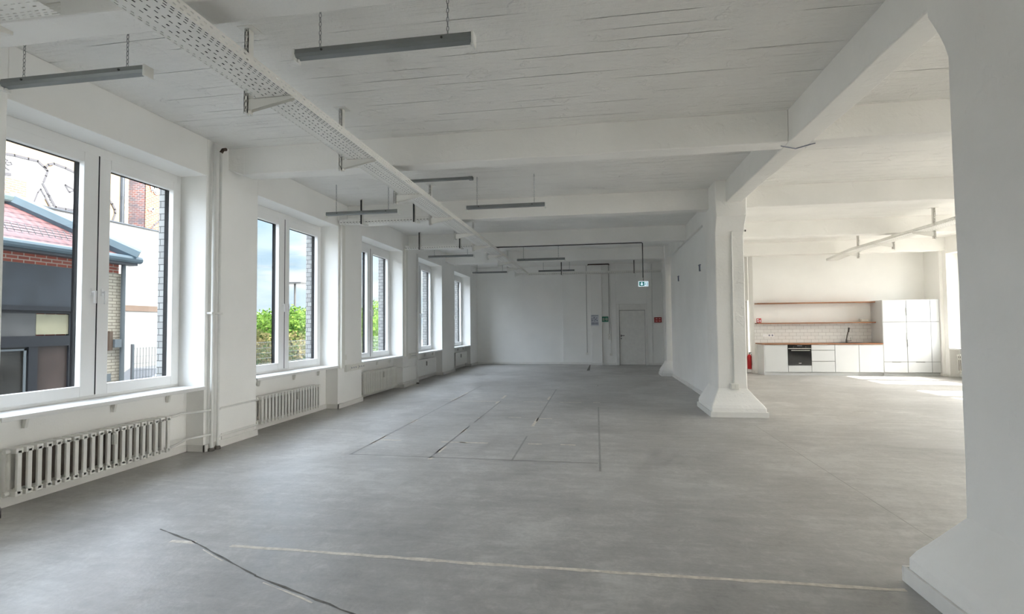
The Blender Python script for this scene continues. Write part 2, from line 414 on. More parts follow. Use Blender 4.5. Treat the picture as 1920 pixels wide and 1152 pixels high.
# ------------------------------------------------------------------ end walls
st(B().box(XL - .6, XR + .6, YN - .2, YN, 0, ZC).obj('wall_near', m_wall))
b = B(); b.box(XL - .6, -1.25, 19.95, 20.2, 0, ZC); b.box(-1.25, -.17, 19.86, 20.2, 0, ZC)
b.box(-.17, .22, 19.50, 20.2, 0, ZC); b.box(.22, .74, 19.58, 20.2, 0, ZC)
b.box(.74, 1.85, 19.58, 20.2, 2.24, ZC); b.box(1.85, 2.60, 19.58, 20.2, 0, ZC)
st(b.obj('wall_back', m_wall, bevel=.008))
# floor edge step before the recessed back wall
b = B(); b.hexa([(-.32, 17.1, 0), (-.22, 17.1, 0), (-.22, 19.5, 0), (-.25, 19.5, 0), (-.32, 17.1, .002), (-.22, 17.1, .002), (-.22, 19.5, .002), (-.25, 19.5, .002)])
b.obj('floor_joint', m_crack, fl)
b = B().box(2.13, 2.31, 9.54, 15.35, 0, ZB); st(b.obj('wall_partition', m_wall))
st(B().box(2.42, 2.57, 15.84, 19.6, 0, ZC).obj('wall_partition_rear', m_wall))
for q_ in ((4.63, 9.225, 16.425, 16.9, 0, ZC), (9.225, XR + .45, 15.76, 16.9, 0, ZC), (2.35, 3.75, 16.9, 17.1, 0, ZC), (3.75, 4.63, 16.9, 17.1, 2.18, ZC), (3.5, 4.8, 17.12, 17.3, 0, ZC)):  # last box: unseen backing added against light leaking round the kitchen-side door
    st(B().box(*q_).obj('wall_back_right', m_wall, bevel=.006))
st(B().box(.5, 2.1, 20.22, 20.4, 0, ZC).obj('wall_back_light_stop', m_wall))  # unseen backing added behind the back door to stop a light leak

# ------------------------------------------------------------------ columns, girder, beams
def rough(b, amp=.007, sc_=2.3):
    b.v = [(x + amp * mnoise.noise((x * sc_, y * sc_, z * sc_)), y + amp * mnoise.noise((x * sc_ + 9, y * sc_, z * sc_)), z + amp * 1.6 * mnoise.noise((x * sc_, y * sc_ + 5, z * sc_))) for x, y, z in b.v]
    return b
def longbox(b, axis, lo, hi, a0, a1, z0, z1, step=.18):
    n = max(2, int((hi - lo) / step)); n0 = len(b.v)
    for i in range(n + 1):
        t = lo + (hi - lo) * i / n
        for a, z_ in ((a0, z0), (a1, z0), (a1, z1), (a0, z1)):
            b.v.append((t, a, z_) if axis == 'x' else (a, t, z_))
    for i in range(n):
        for k in range(4):
            k2 = (k + 1) % 4; b.f.append((n0 + i * 4 + k, n0 + i * 4 + k2, n0 + i * 4 + 4 + k2, n0 + i * 4 + 4 + k))
    b.f.append((n0, n0 + 3, n0 + 2, n0 + 1)); e = n0 + n * 4; b.f.append((e, e + 1, e + 2, e + 3))
g = longbox(B(), 'y', YN, 19.6, CX0, CX1, ZB, ZC + .01) or None
def mk(fn):
    b = B(); fn(b); return rough(b)
gi = mk(lambda b: longbox(b, 'y', YN, 16.9, CX0, CX1, ZB, ZC + .01)).obj('ceiling_girder', m_beam, bevel=.012)
tag(gi, 'long white concrete girder running away over the row of columns', 'beam')
BY = [(-.57, 'behind the camera'), (2.68, 'nearest, at the top edge of the photo'), (5.91, 'second from the camera'), (9.13, 'third, meeting the first full column'), (12.37, 'fourth, with dark conduit below it'), (15.60, 'fifth, over the far column')]
for i, (y, wh) in enumerate(BY):
    b = mk(lambda b: longbox(b, 'x', XL + .22, CX0, y, y + .24, ZB, ZC + .01))
    n = len(b.v); b.hexa([(XL - .02, y, ZB + .085), (XL + .23, y, ZB), (XL + .23, y + .24, ZB), (XL - .02, y + .24, ZB + .085), (XL - .02, y, ZC), (XL + .23, y, ZC), (XL + .23, y + .24, ZC), (XL - .02, y + .24, ZC)])
    tag(b.obj('ceiling_beam', m_beam, bevel=.012), 'white concrete cross beam over the window side, ' + wh, 'beam', 'cross beams')
    b = mk(lambda b: longbox(b, 'x', CX1, XR + .02, y, y + .24, ZB, ZC + .01))
    tag(b.obj('ceiling_beam', m_beam, bevel=.012), 'white concrete cross beam over the kitchen side, ' + wh, 'beam', 'cross beams')

def column(label, levels, bb):
    t = thing('concrete_column', label, 'column', ((bb[0] + bb[1]) / 2, (bb[2] + bb[3]) / 2, 0), 'flared concrete columns')
    o = Vector(t.location); b = B(); rings = []
    for z_, x0, x1, y0, y1 in levels:
        n = len(b.v); rings.append(n); c = .012
        b.v += [(x0 + c, y0, z_), (x1 - c, y0, z_), (x1, y0 + c, z_), (x1, y1 - c, z_), (x1 - c, y1, z_), (x0 + c, y1, z_), (x0, y1 - c, z_), (x0, y0 + c, z_)]
    for u, w_ in zip(rings, rings[1:]):
        for k in range(8): b.f.append((u + k, u + (k + 1) % 8, w_ + (k + 1) % 8, w_ + k))
    b.f.append(tuple(range(rings[0] + 7, rings[0] - 1, -1))); b.f.append(tuple(range(rings[-1], rings[-1] + 8)))
    rough(b, .005)
    b.v = [tuple(Vector(p) - o) for p in b.v]
    b.obj('shaft', m_beam, t)
    b = B(); x0, x1, y0, y1 = bb; d = .018
    b.box(x0 - d, x1 + d, y0 - d, y0, 0, .085); b.box(x0 - d, x1 + d, y1, y1 + d, 0, .085)
    b.box(x0 - d, x0, y0, y1, 0, .085); b.box(x1, x1 + d, y0, y1, 0, .085)
    b.v = [tuple(Vector(p) - o) for p in b.v]
    b.obj('plinth_board', m_base, t, bevel=.003)
    return t
def levs(bx0, bx1, by0, by1, sx0, sx1, sy0, sy1, cy):
    L = [(0, bx0, bx1, by0, by1), (.14, bx0 + .005, bx1 - .005, by0 + .005, by1 - .005)]
    for t in (.12, .3, .5, .7, .86, .96, 1):
        e = t ** .92; z_ = .15 + .28 * t
        L.append((z_, bx0 + (sx0 - bx0) * e, bx1 + (sx1 - bx1) * e, by0 + (sy0 - by0) * e, by1 + (sy1 - by1) * e))
    for i in range(1, 9): L.append((.43 + 2.45 * i / 8, sx0, sx1, sy0, sy1))
    for t in (.25, .5, .75, 1): L.append((2.88 + .30 * t, sx0 - .01 * t, sx1 + .02 * t, sy0 - cy * t ** 1.3, sy1 + cy * t ** 1.3))
    for z_ in (3.3, 3.45, 3.6, ZC + .005): L.append((z_, sx0 - .015, sx1 + .02, sy0 - cy, sy1 + cy))
    return L
column('near concrete column filling the right edge, in shade', levs(1.70, 2.70, 2.12, 3.28, 1.895, 2.45, 2.30, 3.10, .14), (1.70, 2.70, 2.12, 3.28))
column('white concrete column with flared foot and white conduit, at the partition end',
       levs(1.775, 2.595, 8.62, 9.72, 1.92, 2.362, 8.80, 9.54, .15), (1.775, 2.595, 8.62, 9.72))
column('far concrete column at the rear end of the partition wall',
       levs(1.83, 2.55, 15.32, 15.96, 1.99, 2.36, 15.46, 15.82, .08), (1.83, 2.55, 15.32, 15.96))

# ------------------------------------------------------------------ baseboards
b = B()
for i, (a, c) in enumerate(WL):
    b.box(XL - .23, XL - .215, a, c, 0, .085)
    p0 = YN if i == 0 else WL[i - 1][1]
    b.box(XL, XL + .03, p0 - .015, a + .015, 0, .085)
    b.box(XL - .21, XL + .03, a, a + .015, 0, .085); b.box(XL - .21, XL + .03, c - .015, c, 0, .085)
b.box(XL, XL + .03, WL[-1][1] - .015, 19.95, 0, .085)
st(b.obj('baseboard_left', m_base, bevel=.004))
b = B(); b.box(XL, -1.25, 19.93, 19.95, 0, .08); b.box(-1.25, -.17, 19.84, 19.86, 0, .08); b.box(-.19, .24, 19.48, 19.5, 0, .07); b.box(.24, .72, 19.56, 19.58, 0, .07); b.box(1.87, 2.42, 19.56, 19.58, 0, .07)
st(b.obj('baseboard_back', m_base, bevel=.003))
b = B(); b.box(2.112, 2.13, 9.74, 15.3, 0, .085); b.box(2.10, 2.112, 9.74, 15.3, 0, .02); st(b.obj('baseboard_partition', m_base, bevel=.003))
b = B()
for i, (a, c) in enumerate(WR):
    p0 = YN if i == 0 else WR[i - 1][1]
    b.box(XR - .02, XR, p0, a, 0, .08); b.box(XR + .215, XR + .23, a, c, 0, .08)
b.box(XR - .1, XR + .23, 15.742, 15.76, 0, .08)
b.box(3.4, 3.75, 16.88, 16.9, 0, .08); b.box(4.612, 4.63, 16.42, 16.9, 0, .08)
st(b.obj('baseboard_right', m_base, bevel=.003))

# ------------------------------------------------------------------ windows
def window(n, s, xi, a, c, label):
    t = bpy.data.objects.new('window_%d' % n, None); C.objects.link(t); t.location = (xi, (a + c) / 2, ZS); st(t, label); o = Vector(t.location)
    def part(b, name, m, par=t, bevel=0):
        b.v = [(x * s + xi - o.x, y - o.y, z_ - o.z) for x, y, z_ in b.v]      # local x: distance outwards from the pier face
        return b.obj(name, m, par, bevel=bevel)
    mid = (a + c) / 2; zt = ZL - .045; zb = ZS
    x0, x1, x2 = .345, .385, .438
    fr = B()
    fr.box(x0, x1, a, a + .06, zb, zt + .045); fr.box(x0, x1, c - .06, c, zb, zt + .045); fr.box(x0, x1, a + .06, c - .06, zb, zb + .05); fr.box(x0, x1, a + .06, c - .06, zt - .06, zt + .045)
    fr.box(x0, x1, mid - .035, mid + .035, zb + .05, zt - .06)
    part(fr, 'frame', m_pvc, bevel=.004)
    fo = B()
    x1 = .386
    fo.box(x1, x2, a, a + .138, zb, zt); fo.box(x1, x2, c - .142, c, zb, zt); fo.box(x1, x2, a + .138, c - .142, zb, zb + .12); fo.box(x1, x2, a + .138, c - .142, zt - .152, zt)
    fo.box(x1, x2, mid - .158, mid + .127, zb + .12, zt - .152)
    part(fo, 'outer_frame', m_dark)
    for k, (u, w_) in enumerate(((a + .035, mid - .004), (mid + .004, c - .035))):
        sb = B(); xs0, xs1 = .322, .385; W_ = .105; lo = zb + .03; hi = zt - .05
        wl, wr = (W_, W_ + .045) if k == 0 else (W_ + .02, W_)
        sb.box(xs0, xs1, u, u + wl, lo, hi); sb.box(xs0, xs1, w_ - wr, w_, lo, hi)
        sb.box(xs0, xs1, u + wl, w_ - wr, lo, lo + W_); sb.box(xs0, xs1, u + wl, w_ - wr, hi - W_, hi)
        sash = part(sb, 'sash', m_pvc, bevel=.005)
        gb = B().box(.368, .374, u + wl - .005, w_ - wr + .005, lo + W_ - .005, hi - W_ + .005)
        part(gb, 'pane', m_glass, sash)
        hb = B(); hy = w_ - .05 if k == 0 else u + .05; hz = 1.83
        hb.box(.312, .322, hy - .014, hy + .014, hz - .035, hz + .035)
        hb.tube([(.315, hy, hz), (.280, hy, hz)], .010, 8)
        hb.box(.272, .288, hy - .010, hy + .010, hz - .115, hz + .012)
        part(hb, 'handle', m_white, sash, bevel=.003)
    gp = B().box(.319, .330, mid - .004, mid + .004, zb + .04, zt - .05); part(gp, 'sash_gap', m_gap)
    sl = B().box(-.03, .355, a - .0, c + .0, ZS - .025, ZS); sl.box(-.03, -.018, a, c, ZS - .04, ZS - .02)
    sill = part(sl, 'sill', m_pvc, bevel=.004)
    for yy in (a + .35, mid + .1, c - .30):
        br = B().prism([(.165, ZS - .026), (.225, ZS - .026), (.225, ZS - .15), (.195, ZS - .15)], 'y', yy - .012, yy + .012)
        part(br, 'bracket', m_metalw, sill)
    return t
names = ['behind the near left edge', 'nearest double window, looking onto the tiled roof and painted wall', 'second double window, looking onto sky and trees',
         'third double window on the left wall', 'fourth window on the left wall', 'farthest window on the left wall']
for i, (a, c) in enumerate(WL): window(i + 1, -1, XL, a, c, names[i])
for i, (a, c) in enumerate(WR): window(i + 7, 1, XR, a, c, 'window on the sunny right wall')

# ------------------------------------------------------------------ radiators
def col_radiator(y0, n, pitch, label, z0=.10, z1=.50, x0=XL - .19, dpt=.14, flip=False):
    L = n * pitch; t = thing('column_radiator', label, 'radiator', (x0, y0, z0), 'column radiators')
    H = z1 - z0
    sec = B()
    for k in (0, 1):      # front and back column of one section
        xx = dpt - .022 if k == 0 else .022
        sec.tube([(xx, pitch / 2, .02), (xx, pitch / 2, H - .02)], .0165 if pitch > .06 else .014, 8)
    sec.tube([(0.02, pitch / 2, .03), (dpt - .02, pitch / 2, .03)], .019, 8); sec.tube([(.02, pitch / 2, H - .03), (dpt - .02, pitch / 2, H - .03)], .019, 8)
    sec.box(.004, dpt - .002, pitch * .14, pitch * .86, H - .05, H - .006); sec.box(.004, dpt - .002, pitch * .14, pitch * .86, .006, .05)
    sec.box(dpt - .022, dpt - .002, pitch * .27, pitch * .73, .02, H - .02)
    s0 = sec.obj('section', m_rad, t, bevel=.006, seg=2)
    for i in range(1, n):
        c = s0.copy(); C.objects.link(c); c.parent = t; c.location = (0, i * pitch, 0)
    B().box(.020, .024, pitch * 1.3, L - .01, .05, H - .05).obj('added_gap_backing', m_radb, t)  # dark sheet added behind the ribs so the gaps read dark
    hub = B(); hub.tube([(dpt / 2, 0, H - .03), (dpt / 2, L, H - .03)], .017, 8); hub.tube([(dpt / 2, 0, .03), (dpt / 2, L, .03)], .017, 8)
    hub.obj('hub_pipe', m_rad, t)
    for zz in (.03, H - .03):
        B().tube([(dpt / 2, 0, zz), (dpt / 2, -.03, zz)], .021, 10).obj('end_plug', m_rad, t, bevel=.003)
        B().tube([(dpt / 2, L, zz), (dpt / 2, L + .03, zz)], .019, 10).obj('end_plug', m_rad, t, bevel=.003)
    hc = B(); k = int(n * .5) * pitch; hc.box(dpt - .004, dpt + .028, k + pitch - .016, k + pitch + .016, H * .60, H * .84); hc.tube([(dpt + .012, k + pitch, H * .84), (dpt + .012, k + pitch, H * .88)], .015, 10)
    hc.obj('heat_meter', mat('meter_grey', (.55, .54, .50), .5), t, bevel=.003)
    for yy in (pitch * 2, L - pitch * 2):
        B().box(-.038, .02, yy - .012, yy + .012, H * .72, H * .80).obj('wall_bracket', m_metalw, t); B().box(-.038, .02, yy - .012, yy + .012, .06, .09).obj('wall_bracket', m_metalw, t)
    return t
col_radiator(3.55, 20, .0790, 'white column radiator under the nearest window')
col_radiator(6.69, 20, .0800, 'white column radiator under the second window')
col_radiator(9.95, 26, .0700, 'closely ribbed white column radiator under the third window', z0=.08, z1=.54)
t = col_radiator(14.35, 18, .060, 'white column radiator under the window right of the kitchen', x0=XR + .06, dpt=.12, z0=.1, z1=.62)
def panel_radiator(y0, y1, label):
    t = thing('panel_radiator', label, 'radiator', (XL - .20, y0, .13), 'flat panel radiators'); L = y1 - y0; H = .44
    B().box(.10, .115, 0, L, 0, H).obj('front_panel', m_rad, t, bevel=.006)
    B().box(.02, .035, .01, L - .01, .01, H - .01).obj('rear_panel', m_rad, t, bevel=.004)
    g = B(); 
    comb = [(.0, H - .024), (L, H - .024)]
    for i in range(40, 0, -1): yy = L * i / 40; comb += [(yy, H - .002), (yy - L / 80, H - .002), (yy - L / 80, H - .018), (yy - L / 40 + .001, H - .018)]
    g.prism(comb, 'x', .036, .099)
    g.obj('top_grille', m_rad, t)
    h = B(); h.box(.115, .14, L * .42, L * .42 + .035, H * .58, H * .85); h.obj('heat_meter', mat('meter_dark', (.30, .29, .27), .5), t, bevel=.003)
    B().box(-.028, .02, .2, .23, .1, .4).obj('wall_bracket', m_metalw, t); B().box(-.028, .02, L - .23, L - .2, .1, .4).obj('wall_bracket', m_metalw, t)
panel_radiator(13.30, 14.90, 'flat white panel radiator under the fourth window')
panel_radiator(17.05, 18.62, 'flat white panel radiator under the farthest left window')

# ------------------------------------------------------------------ heating pipes
def riser(y, x, label, z1=3.70, turn=None, ztop=None, r=.017):
    t = thing('heating_pipe', label, 'pipe', (x, y, 0))
    pts = [(0, 0, .0), (0, 0, .06), (0, 0, z1)]
    B().tube(pts, r, 12).obj('pipe', m_pipe, t, smooth=True)
    B().tube([(0, 0, .0), (0, 0, .03), (.0, 0, .04)], [.036, .034, .02], 12).obj('floor_collar', m_crack, t)
    return t
r1 = riser(5.60, XL + .055, 'thicker white heating riser left of the pair beside the nearest window', r=.021)
r2 = riser(5.705, XL + .055, 'thinner white heating riser right of the pair beside the nearest window', 3.63, r=.016)
B().tube([(0, 0, 3.63), (.02, .01, 3.67), (.02, .06, 3.69)], .02, 8).obj('top_elbow', m_rust, r2)
b = B(); b.box(-.055, .02, -.04, .15, 1.63, 1.655); b.obj('pipe_clamp', m_pipe, r1, bevel=.004)
def run(name, pts, r, label, m=m_pipe):
    o = B().tube(pts, r, 10).obj(name, m, smooth=True); return tag(o, label, 'pipe')
xf = XL + .045
run('heating_branch_pipe', [(XL - .12, 5.16, .47), (XL - .12, 5.25, .47), (XL - .10, 5.30, .485), (XL + .02, 5.44, .49), (XL + .05, 5.50, .49), (XL + .055, 5.58, .49)], .014, 'upper pipe joining the nearest radiator to the risers')
run('heating_branch_pipe', [(XL - .12, 5.16, .13), (XL - .12, 5.25, .14), (XL - .06, 5.36, .19), (XL + .03, 5.44, .20), (XL + .055, 5.58, .20)], .014, 'lower pipe joining the nearest radiator to the risers')
run('heating_branch_pipe', [(XL + .055, 5.72, .47), (XL + .03, 5.80, .48), (XL + .03, 6.50, .48), (XL - .08, 6.56, .48), (XL - .12, 6.66, .47)], .011, 'upper pipe along the pier towards the second radiator')
run('heating_branch_pipe', [(XL + .055, 5.72, .14), (XL + .03, 5.80, .145), (XL + .03, 6.50, .145), (XL - .08, 6.56, .14), (XL - .12, 6.66, .13)], .011, 'lower pipe along the pier towards the second radiator')
riser(12.86, XL + .06, 'white heating riser standing on the pier before the fourth window', 3.35, r=.022)
run('heating_branch_pipe', [(XL - .12, 11.81, .51), (XL - .05, 11.93, .50), (XL + .03, 12.02, .49), (XL + .03, 12.80, .49)], .010, 'upper pipe along the pier beyond the third radiator')
run('heating_branch_pipe', [(XL - .12, 11.81, .11), (XL - .05, 11.93, .12), (XL + .04, 12.02, .13), (XL + .04, 12.82, .13)], .012, 'lower pipe along the pier beyond the third radiator')
tag(B().box(XL, XL + .012, 5.83, 6.46, .085, .16).obj('cover_strip', m_base, bevel=.003), 'low white cover strip above the baseboard of the first pier', 'strip')

# ------------------------------------------------------------------ slotted cable trays
def sheet(b, o, du, dv, U, rows, period, duty):
    """perforated sheet: rows = list of (v0, v1, kind) ; kind 0 solid, 1 slots; slots run along u"""
    o = Vector(o); du = Vector(du); dv = Vector(dv); n = int(U / period)
    for v0, v1, kind, ph in rows:
        if not kind: b.quad(o + dv * v0, o + du * U + dv * v0, o + du * U + dv * v1, o + dv * v1); continue
        for i in range(n):
            a = (i + ph) * period; c = a + period * (1 - duty)
            b.quad(o + du * a + dv * v0, o + du * c + dv * v0, o + du * c + dv * v1, o + du * a + dv * v1)
def tray_mesh(p0, du, side, L, Wd, H, per=.05):
    """u-profile tray: base sheet in the plane (du, side), walls up"""
    p0 = Vector(p0); du = Vector(du); sv = Vector(side); up_ = Vector((0, 0, 1)); b = B()
    s_ = .0065; g_ = .012; rows = []; v = 0
    pat = [('s', .008), ('h', s_), ('s', g_), ('h', s_), ('s', .016)]
    mid = Wd - 2 * (.008 + s_ + g_ + s_ + .016)
    k = max(0, int(mid / .034))
    seq = [(0, .008), (1, s_), (0, g_), (1, s_), (0, .016)]
    for j in range(k):
        seq += [(0, (mid / k) - s_), (1, s_)] if j % 2 == 0 else [(0, (mid / k) - .010), (2, .010)]
    seq += [(0, .016), (1, s_), (0, g_), (1, s_), (0, .008)]
    tot = sum(x[1] for x in seq)
    for j, (kd, wd) in enumerate(seq):
        wd = wd * Wd / tot
        rows.append((v, v + wd, kd, (j % 3) * .33)); v += wd
    for v0, v1, kd, ph in rows:
        sheet(b, p0, du, sv, L, [(v0, v1, 1 if kd else 0, ph if kd < 2 else .5)], per if kd != 2 else per * 1.5, .5 if kd != 2 else .28)
    wr = [(0, H * .22, 0, 0), (H * .22, H * .34, 1, 0), (H * .34, H * .62, 0, 0), (H * .62, H * .74, 1, .5), (H * .74, H, 0, 0)]
    if H < .055: wr = [(0, H * .35, 0, 0), (H * .35, H * .65, 1, 0), (H * .65, H, 0, 0)]
    sheet(b, p0, du, up_, L, wr, per, .5); sheet(b, p0 + sv * Wd, du, up_, L, wr, per, .5)
    for q_ in (p0, p0 + sv * (Wd - .008)):
        b.quad(q_ + up_ * H, q_ + du * L + up_ * H, q_ + du * L + up_ * H + sv * .008, q_ + up_ * H + sv * .008)
    return b
def cables(p0, du, side, L, Wd, n, label, r=.012):  # cables added so the tray slots read dark from below
    p0 = Vector(p0); du = Vector(du).normalized(); sv = Vector(side); b = B(); R_ = random.Random(int(L * 10))
    for i in range(n):
        c = .035 + (Wd - .07) * (i + .5) / n; ph = R_.uniform(0, 6); k = max(3, int(L / .45)); am = Wd / n * .45
        b.tube([p0 + du * (L * j / k) + sv * (c + am * math.sin(ph + j * (.55 + .11 * (i % 4)))) + Vector((0, 0, .004 + r)) for j in range(k + 1)], r * R_.uniform(.7, 1.15), 6)
    return tag(b.obj('added_cable', m_cable, smooth=True), label, 'cables', None, 'stuff')
m_cable = mat('cable_sheath', (.06, .06, .062), .6)
def support(t, x, y, zt, zb_, reach, zarm, along='x'):
    """C-profile drop rod with cantilever arm; children of the tray"""
    p = B(); w_ = .02; d_ = .035
    p.box(x - d_ / 2, x - d_ / 2 + .003, y - .03, y + .03, zb_, zt)
    # perforated web
    zz = zb_
    while zz < zt - .05:
        p.box(x - d_ / 2, x + d_ / 2, y - .03, y - .027, zz, zz + .03); zz += .05
    p.box(x - d_ / 2, x - .008, y - .03, y - .027, zb_, zt); p.box(x + .008, x + d_ / 2, y - .03, y - .027, zb_, zt)
    p.box(x + d_ / 2 - .003, x + d_ / 2, y - .03, y + .03, zb_, zt)
    r = p.obj('drop_rod', m_metalw, t)
    B().box(x - .06, x + .07, y - .06, y + .06, zt - .006, zt).obj('ceiling_plate', m_metalw, r)
    a = B()
    if along == 'x':
        a.prism([(x - .005, zarm), (x + reach, zarm), (x + reach, zarm - .022), (x - .005, zarm - .095)], 'y', y - .022, y - .019)
        a.prism([(x - .005, zarm), (x + reach, zarm), (x + reach, zarm - .022), (x - .005, zarm - .095)], 'y', y + .019, y + .022)
        a.box(x - .005, x + reach, y - .022, y + .022, zarm - .003, zarm - .001)
    a.obj('cantilever_arm', m_metalw, t)
    B().tube([(x, y - .04, zb_ + .0), (x, y - .04, zb_ - .015)], .012, 8).obj('end_cap', m_white, r)
TX0, TX1, TZ = -2.525, -2.235, 3.20
t = thing('cable_tray', 'long white slotted cable tray running from the top left to the back of the hall', 'cable tray')
tray_mesh((TX0, -1.5, TZ), (0, 1, 0), (1, 0, 0), 19.3, TX1 - TX0, .07).obj('tray', m_tray, t, fix=False)
cables((TX0, -1.5, TZ), (0, 1, 0), (1, 0, 0), 19.2, TX1 - TX0, 9, 'dark cables added to darken the slots of the long white slotted tray')
for k in range(-3, 10):
    y = 3.55 + 1.48 * k; zt = ZC
    for by, _ in BY:
        if by - .04 < y < by + .28: zt = ZB
    support(t, -2.60, y, zt, 3.09, .37, TZ)
def cross_tray(y, x0, x1, z_, Wd, H, label, rods, grp='short cross trays'):
    t = thing('cable_tray', label, 'cable tray', (0, 0, 0), grp)
    tray_mesh((x0, y, z_), (1, 0, 0), (0, 1, 0), x1 - x0, Wd, H, .06).obj('tray', m_tray, t, fix=False)
    cables((x0, y, z_), (1, 0, 0), (0, 1, 0), x1 - x0 - .02, Wd, 3, 'dark cables added to darken the slots of the ' + label, .023)
    for x in rods:
        p = B(); p.box(x - .018, x - .015, y - .05, y + .0, z_ - .03, ZC - .002); p.box(x - .018, x + .018, y - .012, y - .009, z_ - .03, ZC - .002); p.box(x + .015, x + .018, y - .05, y, z_ - .03, ZC - .002)
        r = p.obj('drop_rod', m_metalw, t)
        B().box(x - .020, x + .004, y - .056, y - .051, z_ - .03, ZC - .02).obj('painted_shade_strip', m_darkst, r)  # dark strip standing in for the shaded side of the rod
        B().prism([(y - .02, z_), (y + Wd, z_), (y + Wd, z_ - .02), (y - .02, z_ - .05)], 'x', x + .018, x + .04).obj('cantilever_arm', m_metalw, t)
    return t
cross_tray(8.72, -4.56, -2.64, 3.33, .16, .075, 'short white slotted tray from second pier to the long tray', (-4.10, -3.12))
cross_tray(11.98, -4.56, -2.64, 3.345, .16, .08, 'short white slotted tray from third pier to the long tray', (-4.16, -3.16))
cross_tray(17.25, -2.22, 2.10, 3.17, .16, .075, 'far white slotted tray crossing in front of the back wall', (-1.10, 1.25), None)
t = thing('cable_tray', 'near white slotted tray at the top left corner', 'cable tray', (0, 0, 0), 'short cross trays')
tray_mesh((-4.56, 2.22, 3.285), (1, 0, 0), (0, 1, 0), 1.52, .28, .07).obj('tray', m_tray, t, fix=False)
b = B(); b.box(-3.62, -3.56, 2.28, 2.31, 3.1, ZC); b.obj('drop_rod', m_metalw, t); 
B().prism([(2.28, 3.284), (2.60, 3.284), (2.60, 3.262), (2.28, 3.19)], 'x', -3.56, -3.50).obj('cantilever_arm', m_metalw, t)
# kitchen side tray, last piece bent down and inwards
t = thing('cable_tray', 'white slotted cable tray over the kitchen side, last piece bent aside', 'cable tray')
tray_mesh((6.30, 0.5, 3.27), (0, 1, 0), (1, 0, 0), 13.65, .30, .06).obj('tray', m_tray, t, fix=False)
tray_mesh((6.30, 14.15, 3.27), Vector((.24, 1.95, -.02)).normalized(), (1, 0, 0), 1.97, .30, .06).obj('bent_piece', m_tray, t, fix=False)
cables((6.30, .5, 3.27), (0, 1, 0), (1, 0, 0), 13.6, .30, 3, 'few dark cables added to darken the slots of the kitchen side tray')
for y in (1.6, 4.6, 8.7, 11.55, 13.0, 14.6): support(t, 6.70, y, ZC, 3.13, -.38, 3.27)

# wall trunking
def trunk(name, boxes, label, outlets=()):
    t = thing(name, label, 'trunking'); b = B()
    for q_ in boxes: b.box(*q_)
    b.obj('duct', m_socket, t, bevel=.003)
    for q_ in outlets:
        o = B(); x, y, z_, n = q_; o.box(x, x + .012, y, y + .085 * n, z_ - .035, z_ + .035)
        f = o.obj('socket_plate', m_socket, t, bevel=.003); d = B()
        for i in range(n): d.tube([(x + .010, y + .085 * i + .042, z_), (x + .0135, y + .085 * i + .042, z_)], .016, 10)
        d.obj('socket_hole', m_greyp, f)
trunk('cable_trunking', [(XL, XL + .055, 8.82, 8.94, .715, 3.33)], 'white vertical trunking on the second pier, above the sockets')
trunk('socket_strip', [(XL, XL + .045, 9.02, 9.80, .64, .76)], 'white socket strip with two blocks on the second pier', [(XL + .045, 9.17, .70, 3), (XL + .045, 9.50, .70, 3)])
trunk('cable_trunking', [(XL, XL + .05, 12.06, 12.19, .75, 3.35)], 'white vertical trunking on the third pier')
trunk('socket_strip', [(XL, XL + .045, 12.34, 12.84, .68, .80)], 'white socket strip on the third pier', [(XL + .045, 12.40, .74, 4)])
o = B().box(XL, XL + .012, 9.02, 9.10, .86, .96).obj('wall_switch', m_socket, bevel=.003); tag(o, 'small white wall plate above the socket strip on the second pier', 'switch')

# ------------------------------------------------------------------ luminaires on chains
def make_lum(label, loc, L=1.22, zc=ZC, cx=(.17, -.17)):
    t = thing('batten_light', label, 'light', loc, 'bare light battens on chains')
    B().prism([(-.033, .035), (.033, .035), (.040, .0), (.026, -.018), (-.026, -.018), (-.040, .0)], 'x', 0, L).obj('housing', m_lum, t, bevel=.002)
    for i, x in enumerate((.0, L)):
        s_ = -1 if i else 1
        e = B(); e.box(x - .008, x + .008, -.041, .041, -.045, .037); e.tube([(x, 0, -.03), (x + s_ * .02, 0, -.03)], .013, 10)
        e.obj('end_cap', m_lumw, t, bevel=.003)
    for x in (cx[0], L + cx[1]):
        c = B(); z_ = .04; k = 0; top = zc - loc[2]
        while z_ < top:
            c.torus((x, 0, z_ + .017), (1, 0, 0) if k % 2 else (0, 1, 0), .0075, .0028, 2.4, 8, 4); z_ += .030; k += 1
        c.obj('chain', m_steel, t)
    for xs_ in (.2, L - .2): B().tube([(xs_, -.037, .012), (xs_, -.044, .012)], .008, 8).obj('screw', m_darkst, t)
    return t
LUM = [((-4.32, 3.16, 3.275), 'nearest bare light batten, in front of the first window head'),
       ((-1.96, 3.16, 3.275), 'bare light batten hanging at the top centre, right of the long tray'),
       ((-4.25, 7.72, 3.27), 'bare light batten hanging before the second window head'),
       ((-1.94, 7.72, 3.27), 'bare light batten right of the long tray, under the third cross beam'),
       ((-4.28, 12.95, 3.27), 'pale light batten between the third and fourth windows'),
       ((-1.95, 12.95, 3.12), 'pale light batten right of the long tray, before the back tray'),
       ((-4.15, 17.3, 3.29), 'far light batten near the left end of the back wall'),
       ((-1.90, 17.5, 3.31), 'far light batten hanging over the middle of the back wall')]
for p_, l_ in LUM: make_lum(l_, p_)
t = thing('ceiling_rail', 'dark metal rail fixed flat on the ceiling beyond the long tray', 'rail', (-2.95, 7.7, ZC))
B().box(0, 1.12, -.03, .03, -.035, 0).obj('rail', m_lum, t, bevel=.003)
B().box(1.06, 1.12, -.04, .04, -.045, 0).obj('end_cap', m_lum, t)

